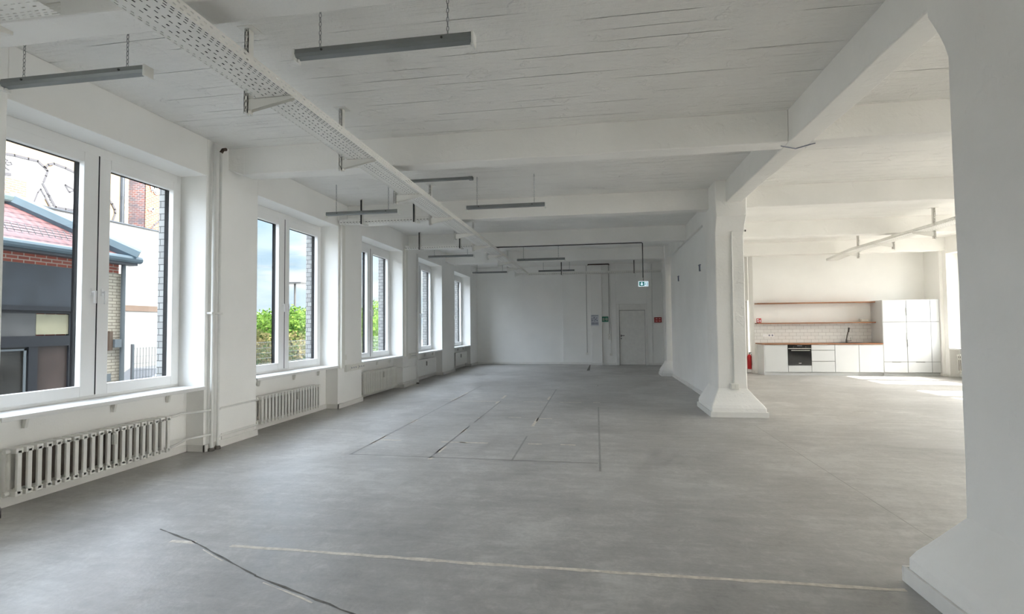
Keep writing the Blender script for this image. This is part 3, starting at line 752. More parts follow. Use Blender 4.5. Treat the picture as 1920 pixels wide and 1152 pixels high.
# conduit, exit sign
cd = run('ceiling_conduit', [(-2.4, 12.44, 3.385), (1.08, 12.44, 3.385), (1.10, 12.44, 3.37), (1.10, 12.44, 3.30), (1.10, 12.44, 2.56), ], .011, 'dark conduit under the fourth beam, dropping to the exit sign', m_darkst)
t = thing('exit_sign', 'lit white and green exit sign with arrow, hanging from dark conduit', 'sign', (1.105, 12.44, 2.415))
es = mat('sign_lit_white', (.8, .86, .9), .5, emit=((.75, .9, 1.0), .22)); eg = mat('sign_lit_green', (.0, .05, .04), .5, emit=((.0, .10, .09), .4))
B().box(-.115, .115, -.02, .02, -.06, .065).obj('housing', es, t, bevel=.006)
B().box(-.095, .02, -.0225, -.02, -.045, .05).obj('green_field', eg, t)
a = B(); a.box(-.052, -.022, -.0245, -.0225, -.005, .04); a.prism([(-.08, .0), (.006, .0), (-.037, -.036)], 'y', -.0245, -.0225); a.obj('arrow', es, t)
a = B(); gg = mat('sign_lit_teal', (.1, .25, .3), .5, emit=((.08, .22, .28), .5))
a.box(.08, .095, -.0225, -.02, -.04, .042); a.tube([(.048, -.021, .026), (.048, -.0215, .026)], .008, 8)
a.prism([(.040, .016), (.056, .012), (.052, -.012), (.062, -.036), (.054, -.038), (.042, -.014), (.034, -.036), (.027, -.034), (.036, -.006)], 'y', -.0225, -.02)
a.obj('running_figure', gg, t)
B().tube([(0, 0, .065), (0, 0, .14)], .006, 8).obj('stem', m_darkst, t)

# ------------------------------------------------------------------ back wall fittings
t = bpy.data.objects.new('door_1', None); C.objects.link(t); st(t, 'closed white door in the back wall'); t.location = (1.3, 19.5, 0)
o = Vector(t.location)
def rel(b, o): b.v = [tuple(Vector(p) - o) for p in b.v]; return b
b = B(); b.box(.74, .845, 19.54, 19.66, 0, 2.24); b.box(1.775, 1.85, 19.54, 19.66, 0, 2.24); b.box(.845, 1.775, 19.54, 19.66, 2.01, 2.24)
rel(b, o).obj('door_frame', m_base, t, bevel=.006)
leaf = rel(B().box(.855, 1.765, 19.60, 19.64, .01, 2.0), o).obj('door_leaf', m_base, t, bevel=.003)
b = B(); b.box(.90, .925, 19.59, 19.60, 1.03, 1.11); b.tube([(.913, 19.6, 1.08), (.913, 19.55, 1.08), (1.03, 19.55, 1.08)], .010, 8); b.tube([(.913, 19.6, .97), (.913, 19.585, .97)], .02, 8)
rel(b, o).obj('door_handle', m_darkst, leaf)
rel(B().box(.845, .855, 19.59, 19.61, 0, 2.01).box(.845, 1.775, 19.59, 19.61, 2.0, 2.01), o).obj('door_gap', m_gap, t)
# escape plan
t = thing('notice_board', 'white framed floor plan notice left of the back door', 'notice', (-.04, 19.48, 1.65))
b = B(); b.box(-.155, .155, -.02, .02, .19, .22); b.box(-.155, .155, -.02, .02, -.22, -.19); b.box(-.155, -.135, -.02, .02, -.19, .19); b.box(.135, .155, -.02, .02, -.19, .19); b.obj('frame', m_white, t, bevel=.003)
B().box(-.135, .135, 0, .01, -.19, .19).obj('paper', m_paper, t)
b = B(); b.box(-.12, .13, -.003, -.001, .165, .188)
for x_, z_, w_, h_ in ((-.10, .05, .05, .03), (-.03, .06, .03, .05), (.03, .04, .06, .04), (.07, .09, .04, .03), (-.09, -.01, .07, .03), (.0, -.02, .05, .04), (.08, -.01, .04, .05), (-.02, .11, .06, .03)): b.box(x_ - w_ / 2, x_ + w_ / 2, -.003, -.001, z_ - h_ / 2, z_ + h_ / 2)
for i in range(5): b.box(-.115 + .05 * i, -.08 + .05 * i, -.003, -.001, -.16, -.075)
b.obj('print', m_greyp, t)
t = thing('escape_route_sign', 'small green escape route sign beside the framed plan', 'sign', (.335, 19.56, 1.69))
B().box(-.12, .12, -.01, .0, -.095, .095).obj('plate', m_green, t, bevel=.01)
a = B(); a.box(-.095, -.02, -.013, -.01, -.06, .05); a.prism([(.0, .03), (.03, .055), (.10, .055), (.10, -.055), (.03, -.055), (.0, -.03)], 'y', -.013, -.01); a.obj('pictogram', mat('sign_pale_green', (.35, .42, .34), .5), t)
t = thing('fire_alarm_sign', 'red sign with four pale fields on the back wall right of the door', 'sign', (2.235, 19.56, 1.645))
B().box(-.135, .125, -.01, .0, -.095, .095).obj('plate', m_red, t, bevel=.008)
a = B()
for x_ in (-.055, .055):
    for z_ in (.042, -.042): a.box(x_ - .035, x_ + .035, -.013, -.01, z_ - .022, z_ + .022)
a.obj('pictogram', mat('sign_pink', (.62, .35, .33), .5), t)
# conduits down the back wall
def conduit(x, y, z0, z1, label, box=None, r=.011, m=m_pipe):
    t = thing('wall_conduit', label, 'conduit', (x, y, 0)); B().tube([(0, 0, z0), (0, 0, z1)], r, 8).obj('pipe', m, t)
    for bz in box or (): B().box(-.045, .045, -.04, .03, bz - .045, bz + .045).obj('socket_box', m_socket, t, bevel=.006)
conduit(-.34, 19.83, .42, 3.74, 'thin grey conduit down to a socket, left of the framed plan', (.40,), .009, m_cond)
conduit(.485, 19.555, 1.02, 3.70, 'darker of two conduits ending in switches left of the back door', (1.10, .98), .009, m_cond)
conduit(.53, 19.555, .43, 3.70, 'paler of two conduits reaching a low socket left of the back door', (.39,), .011)
conduit(2.03, 19.555, .0, 3.70, 'white conduit from ceiling to floor right of the back door', None, .016)
tag(B().tube([(-.27, 19.44, 3.69), (-.27, 19.44, 3.72), (.50, 19.44, 3.72), (.50, 19.50, 3.70)], .022, 10).obj('iron_pipe', m_rust), 'short rusty iron pipe at the ceiling above the framed plan', 'pipe')
conduit(1.27, 17.2, 3.02, 3.75, 'short white drop rod crossing the far tray', None, .011)
# conduit with socket on the column
t = thing('column_conduit', 'white conduit with double socket on the front of the first full column', 'conduit', (2.16, 8.79, 0))
B().tube([(.22, -.0, 2.955), (.04, -.005, 2.955), (.018, -.005, 2.945), (.015, -.005, 2.92), (.0, -.005, .52)], .0125, 10).obj('pipe', m_pipe, t, smooth=True)
B().box(-.065, .065, -.045, .01, .42, .51).obj('socket_box', m_socket, t, bevel=.006)
B().box(-.055, -.004, -.052, -.045, .43, .50).box(.004, .055, -.052, -.045, .43, .50).obj('socket_lid', m_socket, t, bevel=.003)
B().tube([(.22, 0, 2.955), (.235, 0, 2.955)], .016, 8).obj('end_gland', m_darkst, t)
tag(B().tube([(2.02, 6.0, 3.39), (2.07, 6.02, 3.385), (2.19, 6.06, 3.372), (2.29, 6.03, 3.39), (2.36, 5.98, 3.395)], .006, 6).obj('loose_cable', m_greyp), 'thin loose cable crossing under the girder beside the second cross beam', 'cable')
# wall hooks on the partition
for y, z_, l_ in ((11.12, 2.62, 'small dark bracket on the partition, nearer one'), (13.9, 2.65, 'small dark bracket on the partition, farther one')):
    b = B(); b.box(2.10, 2.13, y - .07, y + .07, z_ + .05, z_ + .065); b.box(2.10, 2.13, y - .012, y + .012, z_ - .06, z_ + .05); b.box(2.11, 2.13, y - .05, y + .05, z_ - .07, z_ - .055)
    tag(b.obj('wall_bracket', m_greyp), l_, 'bracket')

# ------------------------------------------------------------------ kitchen
KX = [4.73, 5.35, 5.965, 6.575, 7.19, 7.805]; KY = 15.81; KB = 16.42
def front(b, x0, x1, z0, z1): return b.box(x0 + .0055, x1 - .0055, KY - .0, KY + .02, z0 + .0055, z1 - .0055)
def carcass(t, x0, x1, z0, z1, o):
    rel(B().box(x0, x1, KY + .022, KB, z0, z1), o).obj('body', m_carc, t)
def kunit(name, label, x0, x1, cat='cabinet'):
    return thing(name, label, cat, (x0, KY, 0), 'white kitchen base units' if name == 'base_cabinet' else None)
def grip(b, x0, x1, z_): b.box(x0, x1, KY - .006, KY + .002, z_ - .010, z_ - .002)
labs = ['white base cabinet at the left end of the kitchen counter', None, 'white base unit of three drawers right of the oven', 'white base cabinet under the tap', 'white base door with dark gap below, beside the tall units']
for i in (0, 2, 3, 4):
    x0, x1 = KX[i], KX[i + 1]; t = kunit('base_cabinet' if i != 2 else 'drawer_cabinet', labs[i], x0, x1); o = Vector(t.location)
    carcass(t, x0, x1, .09, .865, o)
    rel(B().box(x0, x1, KY + .045 if i != 4 else KY + .08, KY + .06 if i != 4 else KY + .1, 0, .09), o).obj('plinth', m_lacq, t)
    if i == 2:
        for z0, z1 in ((.09, .40), (.40, .71), (.71, .865)):
            d = rel(front(B(), x0, x1, z0, z1 - .004), o).obj('drawer', m_lacq, t, bevel=.002)
            g_ = B(); grip(g_, x0 + .2, x0 + .42, z1); rel(g_, o).obj('grip', m_inox, d)
    else:
        d = rel(front(B(), x0, x1, .09, .862), o).obj('door', m_lacq, t, bevel=.002)
        g_ = B(); grip(g_, x0 + (.48 if i == 0 else .03), x0 + (.56 if i == 0 else .11), .862); rel(g_, o).obj('grip', m_inox, d)
    if i == 0: rel(B().box(x0 - .018, x0, KY, KB, 0, .865), o).obj('side_panel', m_lacq, t)
t = thing('oven_cabinet', 'white unit with a low drawer front below the oven', 'cabinet', (KX[1], KY, 0)); o = Vector(t.location)
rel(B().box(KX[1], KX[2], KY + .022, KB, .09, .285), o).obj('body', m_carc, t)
rel(front(B(), KX[1], KX[2], .09, .282), o).obj('drawer', m_lacq, t, bevel=.002)
rel(B().box(KX[1], KX[2], KY + .045, KY + .06, 0, .09), o).obj('plinth', m_lacq, t)
x0, x1 = KX[1] + .004, KX[2] - .004
t = thing('oven', 'black built-in oven with steel handle under the counter', 'oven', (x0, KY, .285)); o = Vector(t.location)
rel(B().box(x0, x1, KY + .01, KB - .05, .287, .862), o).obj('body', m_black, t)
rel(B().box(x0, x1, KY - .012, KY + .01, .287, .745), o).obj('door', m_black, t, bevel=.003)
rel(B().box(x0, x1, KY - .010, KY + .01, .765, .862), o).obj('control_panel', m_black, t, bevel=.002)
rel(B().box(x0, x1, KY - .012, KY + .01, .747, .763), o).obj('trim_strip', m_inox, t)
rel(B().box(x0 + .07, x1 - .05, KY - .045, KY - .033, .695, .712).box(x0 + .08, x0 + .1, KY - .033, KY - .01, .698, .709).box(x1 - .08, x1 - .06, KY - .033, KY - .01, .698, .709), o).obj('handle', m_inox, t, bevel=.003)
rel(B().tube([(x0 + .14, KY - .01, .80), (x0 + .14, KY - .026, .80)], .018, 12).tube([(x1 - .14, KY - .01, .80), (x1 - .14, KY - .026, .80)], .018, 12), o).obj('knob', m_darkst, t)
rel(B().box(x0 + .24, x1 - .24, KY - .0118, KY - .0102, .825, .84), o).obj('display', m_greyp, t)
rel(B().box(x0 + .27, x1 - .27, KY - .0138, KY - .0122, .335, .350), o).obj('badge', m_inox, t)
ct = tag(B().box(4.66, 7.797, KY - .025, KB, .868, .900).obj('countertop', m_wood, bevel=.003), 'reddish wooden countertop over the white base units', 'countertop')
t = thing('kitchen_sink', 'dark sink set into the right of the wooden countertop', 'sink', (6.95, 16.0, .9))
B().box(-.22, .62, -.06, .26, .0005, .004).obj('rim', m_tap, t, bevel=.002); B().box(-.18, .40, -.03, .2, .0042, .005).obj('basin', m_darkst, t)
t = thing('kitchen_tap', 'tall dark steel pull-out tap on the kitchen counter', 'tap', (7.10, 16.31, .9))
B().tube([(0, 0, 0), (0, 0, .03), (0, 0, .1)], [.028, .026, .022], 12).obj('base', m_tap, t, smooth=True)
B().tube([(0, 0, .09), (.02, -.0, .2), (.05, -.01, .34)], [.014, .016, .015], 12).obj('neck', m_tap, t, smooth=True)
B().tube([(.05, -.01, .30), (.068, -.015, .43)], [.021, .024], 12).obj('spray_head', m_tap, t, smooth=True)
B().tube([(.02, 0, .05), (.12, -.02, .055)], .008, 8).tube([(.10, -.02, .055), (.10, -.02, .15)], .006, 8).obj('lever', m_tap, t)
# tall units
TXs = [7.812, 8.405, 9.0, 9.24]; 
for i in range(3):
    x0, x1 = TXs[i], TXs[i + 1]; x1b = x1 if i < 2 else 9.218
    t = thing('tall_cabinet', ['left tall white kitchen cabinet, beside the counter', 'middle tall white kitchen cabinet', 'narrow right tall white kitchen cabinet against the wall'][i], 'cabinet', (x0, KY, 0), 'tall kitchen cabinets'); o = Vector(t.location)
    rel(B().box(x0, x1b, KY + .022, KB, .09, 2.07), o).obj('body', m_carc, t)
    rel(B().box(x0, x1b, KY + .002, KB, 2.07, 2.088), o).obj('top_panel', m_lacq, t)
    if i == 0: rel(B().box(x0 - .006, x0, KY + .002, KB, .0, 2.088), o).obj('side_panel', m_lacq, t)
    rel(B().box(x0, x1b, KY + .06, KY + .08, 0, .09), o).obj('plinth', m_lacq, t)
    for k, (z0, z1) in enumerate(((.09, .385), (.385, 1.48), (1.48, 2.075))):
        d = rel(front(B(), x0, x1 - (.02 if i == 2 else 0), z0, z1), o).obj('door' if k else 'drawer', m_lacq, t, bevel=.002)
        if i < 2:
            g_ = B()
            if k == 0: g_.box(x0 + .2, x0 + .42, KY - .006, KY, z1 - .012, z1 - .004)
            elif k == 1: g_.box((x1 - .012) if i == 0 else (x0 + .004), (x1 - .004) if i == 0 else (x0 + .012), KY - .012, KY, .95 if i == 0 else .80, 1.18 if i == 0 else 1.0)
            else: g_.box((x1 - .012) if i == 0 else (x0 + .004), (x1 - .004) if i == 0 else (x0 + .012), KY - .012, KY, 1.66, 1.86)
            rel(g_, o).obj('grip', m_inox, d)
# shelves
s1 = tag(B().box(4.66, 7.795, 16.12, KB, 1.458, 1.49).obj('wall_shelf', m_wood, bevel=.002), 'lower reddish wooden shelf above the white tiles', 'shelf', 'wooden kitchen shelves')
s2 = tag(B().box(4.66, 7.795, 16.12, KB, 2.038, 2.07).obj('wall_shelf', m_wood, bevel=.002), 'upper reddish wooden shelf over the kitchen counter', 'shelf', 'wooden kitchen shelves')
st(B().box(4.64, 7.81, KB - .008, KB, .90, 1.465).obj('trim_1', m_tile), 'white wall tiles between counter and lower shelf')
t = thing('socket_strip', 'white triple socket strip on the kitchen tiles', 'socket', (4.90, KB - .012, 1.12))
B().box(-.03, .29, -.008, .004, -.042, .042).obj('plate', m_white, t, bevel=.003)
B().tube([(.15, -.009, 0), (.15, -.007, 0)], .026, 12).tube([(.235, -.009, 0), (.235, -.007, 0)], .026, 12).obj('socket_hole', m_greyp, t)
t = thing('fire_safety_sign', 'small red fire sign standing at the left end of the lower shelf', 'sign', (4.73, 16.28, 1.49))
B().box(-.062, .07, -.006, .006, .0, .135).obj('plate', m_redf, t, bevel=.003)
B().box(-.045, -.005, -.009, -.006, .075, .115).box(-.04, -.002, -.009, -.006, .02, .065).box(.022, .05, -.009, -.006, .02, .09).obj('pictogram', m_white, t)
t = thing('storage_box', 'small pale box at the right end of the lower shelf', 'box', (7.56, 16.28, 1.49))
B().box(-.09, .09, -.06, .06, 0, .085).obj('body', mat('cream_box', (.72, .70, .62), .5), t, bevel=.01); B().box(-.095, .095, -.065, .065, .085, .10).obj('lid', m_white, t, bevel=.004)
# door beside kitchen and extinguisher
t = bpy.data.objects.new('door_2', None); C.objects.link(t); st(t, 'white door left of the kitchen'); t.location = (4.2, 16.9, 0); o = Vector(t.location)
b = B(); b.box(4.50, 4.58, 16.86, 17.0, 0, 2.15); b.box(3.76, 3.84, 16.86, 17.0, 0, 2.15); b.box(3.76, 4.58, 16.86, 17.0, 2.10, 2.18)
rel(b, o).obj('door_frame', m_base, t, bevel=.004)
lf = rel(B().box(3.84, 4.50, 16.92, 16.96, .01, 2.10), o).obj('door_leaf', m_white, t)
rel(B().box(4.40, 4.42, 16.89, 16.92, 1.0, 1.12), o).obj('door_handle', m_darkst, lf)
t = thing('fire_extinguisher', 'red fire extinguisher standing by the white door left of the kitchen', 'extinguisher', (4.575, 16.76, .10))
B().tube([(0, 0, .0), (0, 0, .02), (0, 0, .38), (0, 0, .42), (0, 0, .44)], [.05, .058, .058, .04, .02], 16).obj('cylinder', m_redf, t, smooth=True)
B().tube([(0, 0, .44), (0, 0, .50)], .016, 8).box(-.01, .06, -.01, .01, .49, .505).obj('valve', m_darkst, t)
B().tube([(.0, -.02, .48), (.05, -.04, .44), (.062, -.045, .3), (.06, -.045, .12)], .009, 8).obj('hose', m_darkst, t)
B().box(-.06, .055, .0, .13, -.10, .005).obj('wall_holder', m_white, t)

# ------------------------------------------------------------------ tape residues and cracks in the floor
def strip(pts, w_, m, name, jit=.0, gaps=0.0, h=.0012, step=.09):
    b = B(); R_ = random.Random(hash(tuple(pts[0])) & 0xffff if False else int(abs(pts[0][0] * 131 + pts[0][1] * 71)))
    for p0, p1 in zip(pts, pts[1:]):
        p0 = Vector((*p0, 0)); p1 = Vector((*p1, 0)); d = p1 - p0; L = d.length; d.normalize(); n_ = Vector((-d.y, d.x, 0)); k = max(1, int(L / step))
        wl = w_ / 2; wr = w_ / 2; on = True
        for i in range(k):
            nl = w_ / 2 * (1 + R_.uniform(-jit, jit)); nr = w_ / 2 * (1 + R_.uniform(-jit, jit))
            if R_.random() < gaps: on = not on
            if on:
                a = p0 + d * (L * i / k); c = p0 + d * (L * (i + 1) / k)
                b.quad(a - n_ * wr + Vector((0, 0, h)), c - n_ * nr + Vector((0, 0, h)), c + n_ * nl + Vector((0, 0, h)), a + n_ * wl + Vector((0, 0, h)))
            wl, wr = nl, nr
    o = b.obj(name, m, fl, fix=False); return o
strip([(-2.9, 3.2), (-.75, 3.165), (1.64, 3.175)], .035, m_tape, 'tape_residue', .35, .04)
strip([(-3.15, 3.38), (-2.75, 3.22), (-2.0, 2.83), (-1.24, 2.53), (-.6, 2.27)], .012, m_crack, 'floor_crack', .9)
strip([(-2.74, 3.20), (-2.0, 2.80), (-1.5, 2.60)], .010, m_tape, 'floor_scratch', .9, .2)
m_line = mat('worn_line', (.285, .277, .265), .5, var=.12, vscale=8)
for x, y0, y1 in ((-2.80, 5.65, 12.7), (-1.845, 5.6, 12.9), (-.92, 5.6, 12.0), (.02, 5.3, 13.0)):
    strip([(x, y0), (x, y1)], .022, m_line, 'tape_ghost', .1, .02)
strip([(-2.82, 5.66), (.0, 5.61)], .03, m_line, 'tape_ghost', .2)
for seg in (((-2.8, 6.2), (-2.8, 6.65)), ((-2.8, 7.6), (-2.8, 7.9)), ((-2.81, 9.9), (-2.82, 11.6)), ((-1.83, 5.55), (-1.83, 6.16)), ((-1.845, 6.98), (-1.845, 7.45)), ((-1.85, 8.1), (-1.85, 8.3)), ((-1.885, 9.7), (-1.89, 10.85)),
            ((-.93, 7.55), (-.92, 8.85)), ((-.95, 10.3), (-.96, 10.75)), ((-2.77, 6.43), (-2.4, 6.43)), ((-1.95, 6.41), (-1.62, 6.39)), ((-1.72, 6.41), (-1.35, 6.40)), ((-.85, 6.42), (-.68, 6.42)), ((-.45, 6.43), (-.08, 6.42)),
            ((-2.5, 7.45), (-2.2, 7.45)), ((-2.6, 9.93), (-1.9, 9.97)), ((-1.4, 9.97), (-.95, 9.97)), ((-.7, 9.98), (-.3, 9.98)), ((-.2, 10.0), (.05, 10.03)), ((-.95, 8.2), (-.7, 8.2)), ((-1.4, 8.25), (-1.2, 8.25))):
    strip([seg[0], seg[1]], .045, m_tape, 'tape_residue', .3, .12)
strip([(2.23, 8.0), (2.20, 3.3)], .007, m_line, 'floor_scratch', .5)

# ------------------------------------------------------------------ outside: ground, house with tiled roof, painted walls
GZ = -1.5
st(B().box(-60, -5.25, -30, 120, GZ - .2, GZ).obj('ground', m_ground)); st(B().box(9.95, 40, -30, 60, GZ - .2, GZ).obj('ground', mat('pale_paving', (.42, .40, .37), .9, var=.1)))
t = thing('brick_house', 'low brick house with tiled hip roof and dark glazed front, outside the nearest window', 'building', (-13, 8, GZ)); o = Vector(t.location)
def hp(b, name, m, par=None, bevel=0): return rel(b, o).obj(name, m, par or t, bevel=bevel)
hp(B().box(-16.4, -13.0, 5.0, 12.42, GZ, 3.25), 'wall', m_rbrick)
hp(B().box(-13.0, -12.93, 11.25, 12.42, GZ, 3.0), 'pale_brick_pier', m_wbrick)
hp(B().box(-12.99, -12.90, 5.0, 11.20, 2.02, 3.0), 'dark_panel', m_darkp)
hp(B().box(-12.99, -12.82, 5.0, 11.22, 1.92, 2.03), 'ledge', m_darkf)
wf = hp(B().box(-12.99, -12.88, 5.0, 11.22, 1.08, 1.33).box(-12.99, -12.90, 10.08, 10.28, GZ, 1.10).box(-12.99, -12.90, 11.0, 11.22, GZ, 1.92).box(-12.99, -12.90, 5.0, 11.22, 1.86, 1.92).box(-12.99, -12.90, 8.9, 9.1, GZ, 1.1), 'window_frame', m_darkf)
hp(B().box(-12.98, -12.94, 5.0, 10.25, 1.33, 1.88), 'frosted_pane', m_gpane)
hp(B().box(-12.97, -12.93, 10.25, 11.0, 1.36, 1.84), 'cream_pane', m_glow)
hp(B().box(-12.98, -12.95, 5.0, 10.1, GZ, 1.08), 'dark_pane', m_bpane); hp(B().box(-12.98, -12.95, 10.28, 11.0, GZ, 1.08), 'brown_pane', m_bpane2)
hp(B().box(-12.92, -12.90, 9.98, 10.03, GZ, 1.04).box(-12.92, -12.90, 9.1, 10.03, 1.0, 1.04), 'pale_window_edge', m_fence)
b = B(); ez = 3.42; ev = Vector
e0 = (-12.72, 4.7, ez); e1 = (-12.72, 12.68, ez); e2 = (-16.5, 12.68, ez); e3 = (-16.5, 4.7, ez); r0 = (-14.61, 6.6, 4.75); r1_ = (-14.61, 10.8, 4.75)
hp(B().quad(e0, e1, r1_, r0).quad(e1, e2, r1_).quad(e2, e3, r0, r1_).quad(e3, e0, r0).quad(e0, e3, e2, e1), 'tiled_roof', m_rtile)
def lerp(a, c, t_): return tuple(a[i] + (c[i] - a[i]) * t_ for i in range(3))
hip = B(); hip.tube([(r1_[0], r1_[1], r1_[2] + .0), (e1[0] + .02, e1[1] + .02, e1[2] + .06)], .24, 8); hp(hip, 'hip_flashing', m_copper)
hp(B().box(-14.85, -14.35, 6.5, 10.95, 4.66, 4.86), 'ridge_flashing', m_patina, bevel=.05)
hp(B().tube([(-12.68, 4.7, 3.40), (-12.68, 12.78, 3.40)], .10, 10), 'gutter', m_copper)
hp(B().box(-12.95, -12.68, 4.7, 12.7, 3.24, 3.32), 'eaves_board', m_darkp)
sg = B()
for k in range(3): sg.tube([(-13.05 - .055 * k + .10, 4.9, 3.70 + .07 * k + .05), (-12.95 - .055 * k, 12.1, 3.75 + .07 * k)], .010, 5)
for k in range(46): yy = 12.0 - k * .15; sg.tube([(-12.93, yy, 3.70), (-13.08, yy, 3.93)], .008, 4)
hp(sg, 'snow_guard', m_fence)
hp(B().tube([(-12.88, 12.45, 3.3), (-12.88, 12.45, GZ)], .055, 10), 'downpipe', m_fence)
hp(B().box(-12.93, -12.80, 12.16, 12.36, .98, 1.20), 'meter_box', m_fence); hp(B().box(-12.93, -12.85, 12.05, 12.14, .90, 1.42), 'cable_box', m_brown)
hp(B().box(-12.93, -12.90, 11.95, 12.15, .08, .28), 'vent_plate', m_fence)

t = thing('painted_wall', 'tall white yard wall with brown band and a higher graffiti wall behind, outside the nearest window', 'wall', (-20, 16, GZ)); o = Vector(t.location)
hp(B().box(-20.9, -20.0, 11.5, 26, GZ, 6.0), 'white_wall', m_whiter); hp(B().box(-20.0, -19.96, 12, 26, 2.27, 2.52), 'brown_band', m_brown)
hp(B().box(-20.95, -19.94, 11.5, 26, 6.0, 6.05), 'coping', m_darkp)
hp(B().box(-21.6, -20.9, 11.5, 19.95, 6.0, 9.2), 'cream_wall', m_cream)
hp(B().tube([(-20.85, 20.03, 6.05), (-20.85, 20.03, 9.2)], .085, 8), 'drainpipe', m_darkp)
hp(B().box(-21.6, -20.88, 20.12, 20.36, 6.05, 9.2), 'yellow_pier', m_ybrick)
hp(B().box(-22, -20.0, 20.36, 22.5, 6.05, 10), 'shaded_chimney', m_sbrick)  # body in the darker brick that carries the shade of its side
hp(B().box(-20.02, -19.98, 20.36, 22.5, 6.05, 10), 'orange_brick_face', m_obrick)
hp(B().box(-20.90, -20.86, 13.0, 16.08, 6.05, 6.98), 'brick_patch', m_rbrick)
g_ = B(); X_ = -20.88
g_.v += [(X_, y, z_) for y, z_ in ((14.2, 7.75), (15.65, 7.85), (16.45, 7.88), (16.82, 7.64), (17.05, 7.96), (17.5, 7.92), (18.6, 7.75), (18.9, 6.1), (17.1, 6.10), (16.8, 6.6), (16.5, 6.10), (14.2, 6.10))]
g_.f.append(tuple(range(len(g_.v)))); gw = hp(g_, 'graffiti_fill', m_graf)
ln = B()
def gl(pts, w_=.03):
    for (y0, z0), (y1, z1) in zip(pts, pts[1:]):
        d = Vector((0, y1 - y0, z1 - z0)); L = d.length; n_ = Vector((0, -d.z, d.y)) / L * w_ * 1.5; a = Vector((X_ + .02, y0, z0)); c = Vector((X_ + .02, y1, z1)); d = d / L * w_ * .5
        ln.quad(a - n_ - d, c - n_ + d, c + n_ + d, a + n_ - d)
gl([(14.2, 7.75), (15.21, 7.81), (15.65, 7.87), (16.12, 7.89), (16.45, 7.91), (16.68, 7.76), (16.82, 7.64), (16.76, 7.42), (16.68, 7.17)])
gl([(16.73, 7.72), (16.83, 7.89), (17.05, 8.0), (17.5, 7.96), (17.99, 7.87), (18.6, 7.75)])
gl([(16.34, 6.26), (16.48, 6.71), (16.58, 6.87), (16.73, 6.64), (16.96, 6.25)], .02); gl([(16.64, 7.11), (16.9, 6.69), (17.15, 6.29), (17.54, 6.31), (17.91, 6.34)])
gl([(17.49, 7.28), (17.89, 7.17), (17.68, 7.02), (17.49, 7.28)], .02); gl([(14.9, 7.05), (15.21, 7.08), (15.54, 7.13)], .035)
gl([(15.21, 7.66), (15.32, 7.66), (15.43, 7.61), (15.36, 7.5), (15.44, 7.44), (15.57, 7.5), (15.53, 7.57), (15.43, 7.54)], .012); gl([(15.21, 7.39), (15.36, 7.33), (15.5, 7.27)], .015)
gl([(19.2, 7.2), (19.42, 7.12), (19.57, 6.99), (19.7, 6.77), (19.72, 6.61), (19.61, 6.28)], .03)
for k in range(5): gl([(16.78 + .05 * k, 6.75 - .1 * k), (16.86 + .05 * k, 6.72 - .1 * k)], .01)
hp(ln, 'graffiti_line', m_grafl, gw)
wh = B(); X_ = -19.96; ln = wh
gl([(20.6, 8.05), (20.68, 7.8), (20.78, 8.02), (20.82, 7.75)], .03); gl([(20.86, 8.0), (20.86, 7.72), (20.96, 7.74), (20.98, 7.95), (20.88, 8.0)], .03); gl([(20.5, 6.9), (20.75, 7.0), (20.7, 6.86)], .035)
hp(wh, 'white_scrawl', m_white); ln = B(); gl([(20.68, 6.08), (20.8, 6.25), (21.06, 6.49), (21.16, 6.38)], .025); hp(ln, 'dark_scrawl', m_grafl)

# yard fence
t = thing('mesh_fence', 'grey metal mesh fence beyond the house and along the trees', 'fence', (-12.8, 12.7, GZ)); o = Vector(t.location)
b = B(); 
y = 12.75
while y < 40: b.tube([(-12.8, y, GZ), (-12.8, y, .95)], .006, 4, False); y += .10
for zz in (-1.2, -.9, -.7, -.5, -.3, -.1, .1, .3, .5, .7, .92): b.tube([(-12.8, 12.7, zz), (-12.8, 40, zz)], .007, 4, False)
hp(b, 'mesh_panel', m_fence)
y = 12.7
while y < 40:
    hp(B().box(-12.83, -12.77, y - .03, y + .03, GZ, 1.05), 'post', m_fence); y += 2.25
# car
t = thing('parked_car', 'blue-grey car with dark windows parked behind the mesh fence', 'car', (-17.6, 18.2, GZ)); cz = 0
prof = [(-1.9, .35), (-1.95, .6), (-1.85, .85), (-.9, .98), (-.1, 1.42), (1.2, 1.45), (1.9, 1.0), (2.0, .6), (1.95, .35)]
B().prism(prof, 'x', -.8, .8).obj('body', m_car, t, bevel=.06)
B().prism([(-.78, 1.0), (-.08, 1.36), (1.15, 1.38), (1.7, 1.0)], 'x', -.82, .82).obj('windows', m_carg, t)
for yy in (-1.2, 1.25):
    for xx in (-.72, .72): B().tube([(xx - .1, yy, .32), (xx + .1, yy, .32)], .32, 18).obj('wheel', m_darkst, t, bevel=.02)
# lamp post
t = thing('street_lamp', 'tall street lamp with two flat heads beyond the trees', 'street lamp', (-27.8, 44.8, GZ))
B().tube([(0, 0, 0), (0, 0, 7.15)], .10, 8).obj('pole', m_darkst, t); B().box(-.9, .9, -.5, .5, 7.12, 7.26).obj('lamp_head', m_darkst, t)
# rail bridge / flat canopy
t = thing('flat_canopy', 'grey flat canopy roof seen over the hedge outside the second window', 'canopy', (-28.3, 40.8, GZ)); B().box(-1.3, 1.3, -3.2, 1.4, 4.05, 4.3).obj('roof', m_fence, t); B().box(-1.1, -.95, -2, -1.8, 0, 4.05).obj('post', m_fence, t); B().box(.9, 1.1, 1.0, 1.2, 0, 4.05).obj('post', m_fence, t)

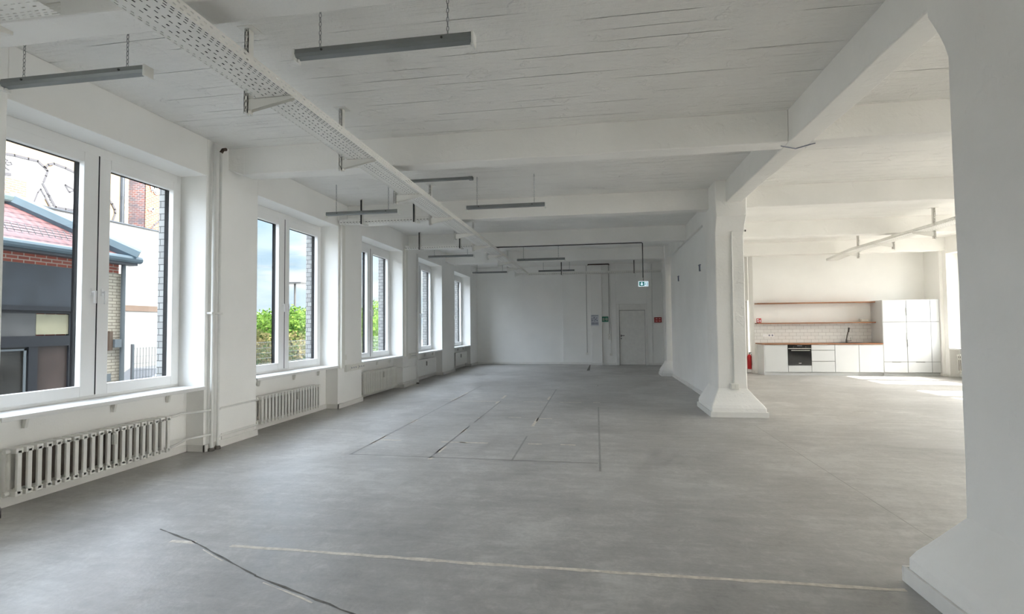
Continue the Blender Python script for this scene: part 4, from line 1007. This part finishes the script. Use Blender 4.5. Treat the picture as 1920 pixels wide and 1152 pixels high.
def bush(name, label, cx, cy, rx, ry, h, n, m, seed, cat='tree', trunk_h=.8):
    t = thing(name, label, cat, (cx, cy, GZ), 'trees and shrubs beyond the fence'); R_ = random.Random(seed); b = B()
    blobs = [(R_.uniform(-rx, rx) * .6, R_.uniform(-ry, ry) * .6, h * R_.uniform(.25, .72), R_.uniform(.28, .5)) for _ in range(9)] + [(0, 0, h * .75, .3), (0, 0, h * .35, .5)]
    for i in range(n):
        bx_, by_, bz_, br = blobs[R_.randrange(len(blobs))]
        d = Vector((R_.gauss(0, 1), R_.gauss(0, 1), R_.gauss(0, 1))).normalized() * (R_.uniform(.55, 1.05))
        c = Vector((bx_ + d.x * rx * br * 1.5, by_ + d.y * ry * br * 1.5, max(.1, bz_ + d.z * h * br * .6)))
        u = Vector((R_.gauss(0, 1), R_.gauss(0, 1), R_.gauss(0, 1))).normalized(); v_ = u.orthogonal().normalized(); s_ = R_.uniform(.05, .11)
        b.quad(c - u * s_, c + v_ * s_ * .6, c + u * s_, c - v_ * s_ * .6)
    b.obj('foliage', m, t, fix=False)
    k = B().tube([(0, 0, 0), (.05, 0, h * .4), (0, .05, h * .7)], [.12, .09, .04], 8)
    for _ in range(5):
        a_ = R_.uniform(0, 6.28); k.tube([(0, 0, h * .25), (math.cos(a_) * rx * .5, math.sin(a_) * ry * .5, h * .65)], [.05, .02], 6)
    k.obj('trunk', m_bark, t)
bush('shrub', 'yellowish low shrub behind the fence, left part of the second window', -15.5, 21.5, 1.6, 2.0, 3.2, 9000, m_leafd, 1, 'shrub')
bush('tree', 'bright green tree in the left pane of the second window', -17.5, 25.5, 2.2, 2.2, 4.3, 9000, m_leaf, 2)
bush('tree', 'bright green tree in the right pane of the second window', -15.5, 26.3, 1.9, 2.0, 4.4, 12000, m_leaf, 3)
bush('shrub', 'mixed green shrub before the right pane of the second window', -14.8, 24.0, 1.2, 1.4, 3.0, 7000, m_leafd, 4, 'shrub')
bush('tree', 'green tree in the left pane of the third window', -15.0, 31.5, 2.2, 2.5, 4.4, 9000, m_leaf, 5)
bush('tree', 'taller green tree in the right pane of the third window', -15.6, 35.8, 2.3, 2.6, 5.4, 9000, m_leaf, 6)
bush('tree', 'distant green tree behind the flat canopy', -24.5, 36.5, 2.5, 2.6, 4.6, 6000, m_leaf, 8)
bush('shrub', 'green shrub between the fence and the third window trees', -14.3, 28.8, 1.2, 1.4, 3.0, 6000, m_leafd, 9, 'shrub')
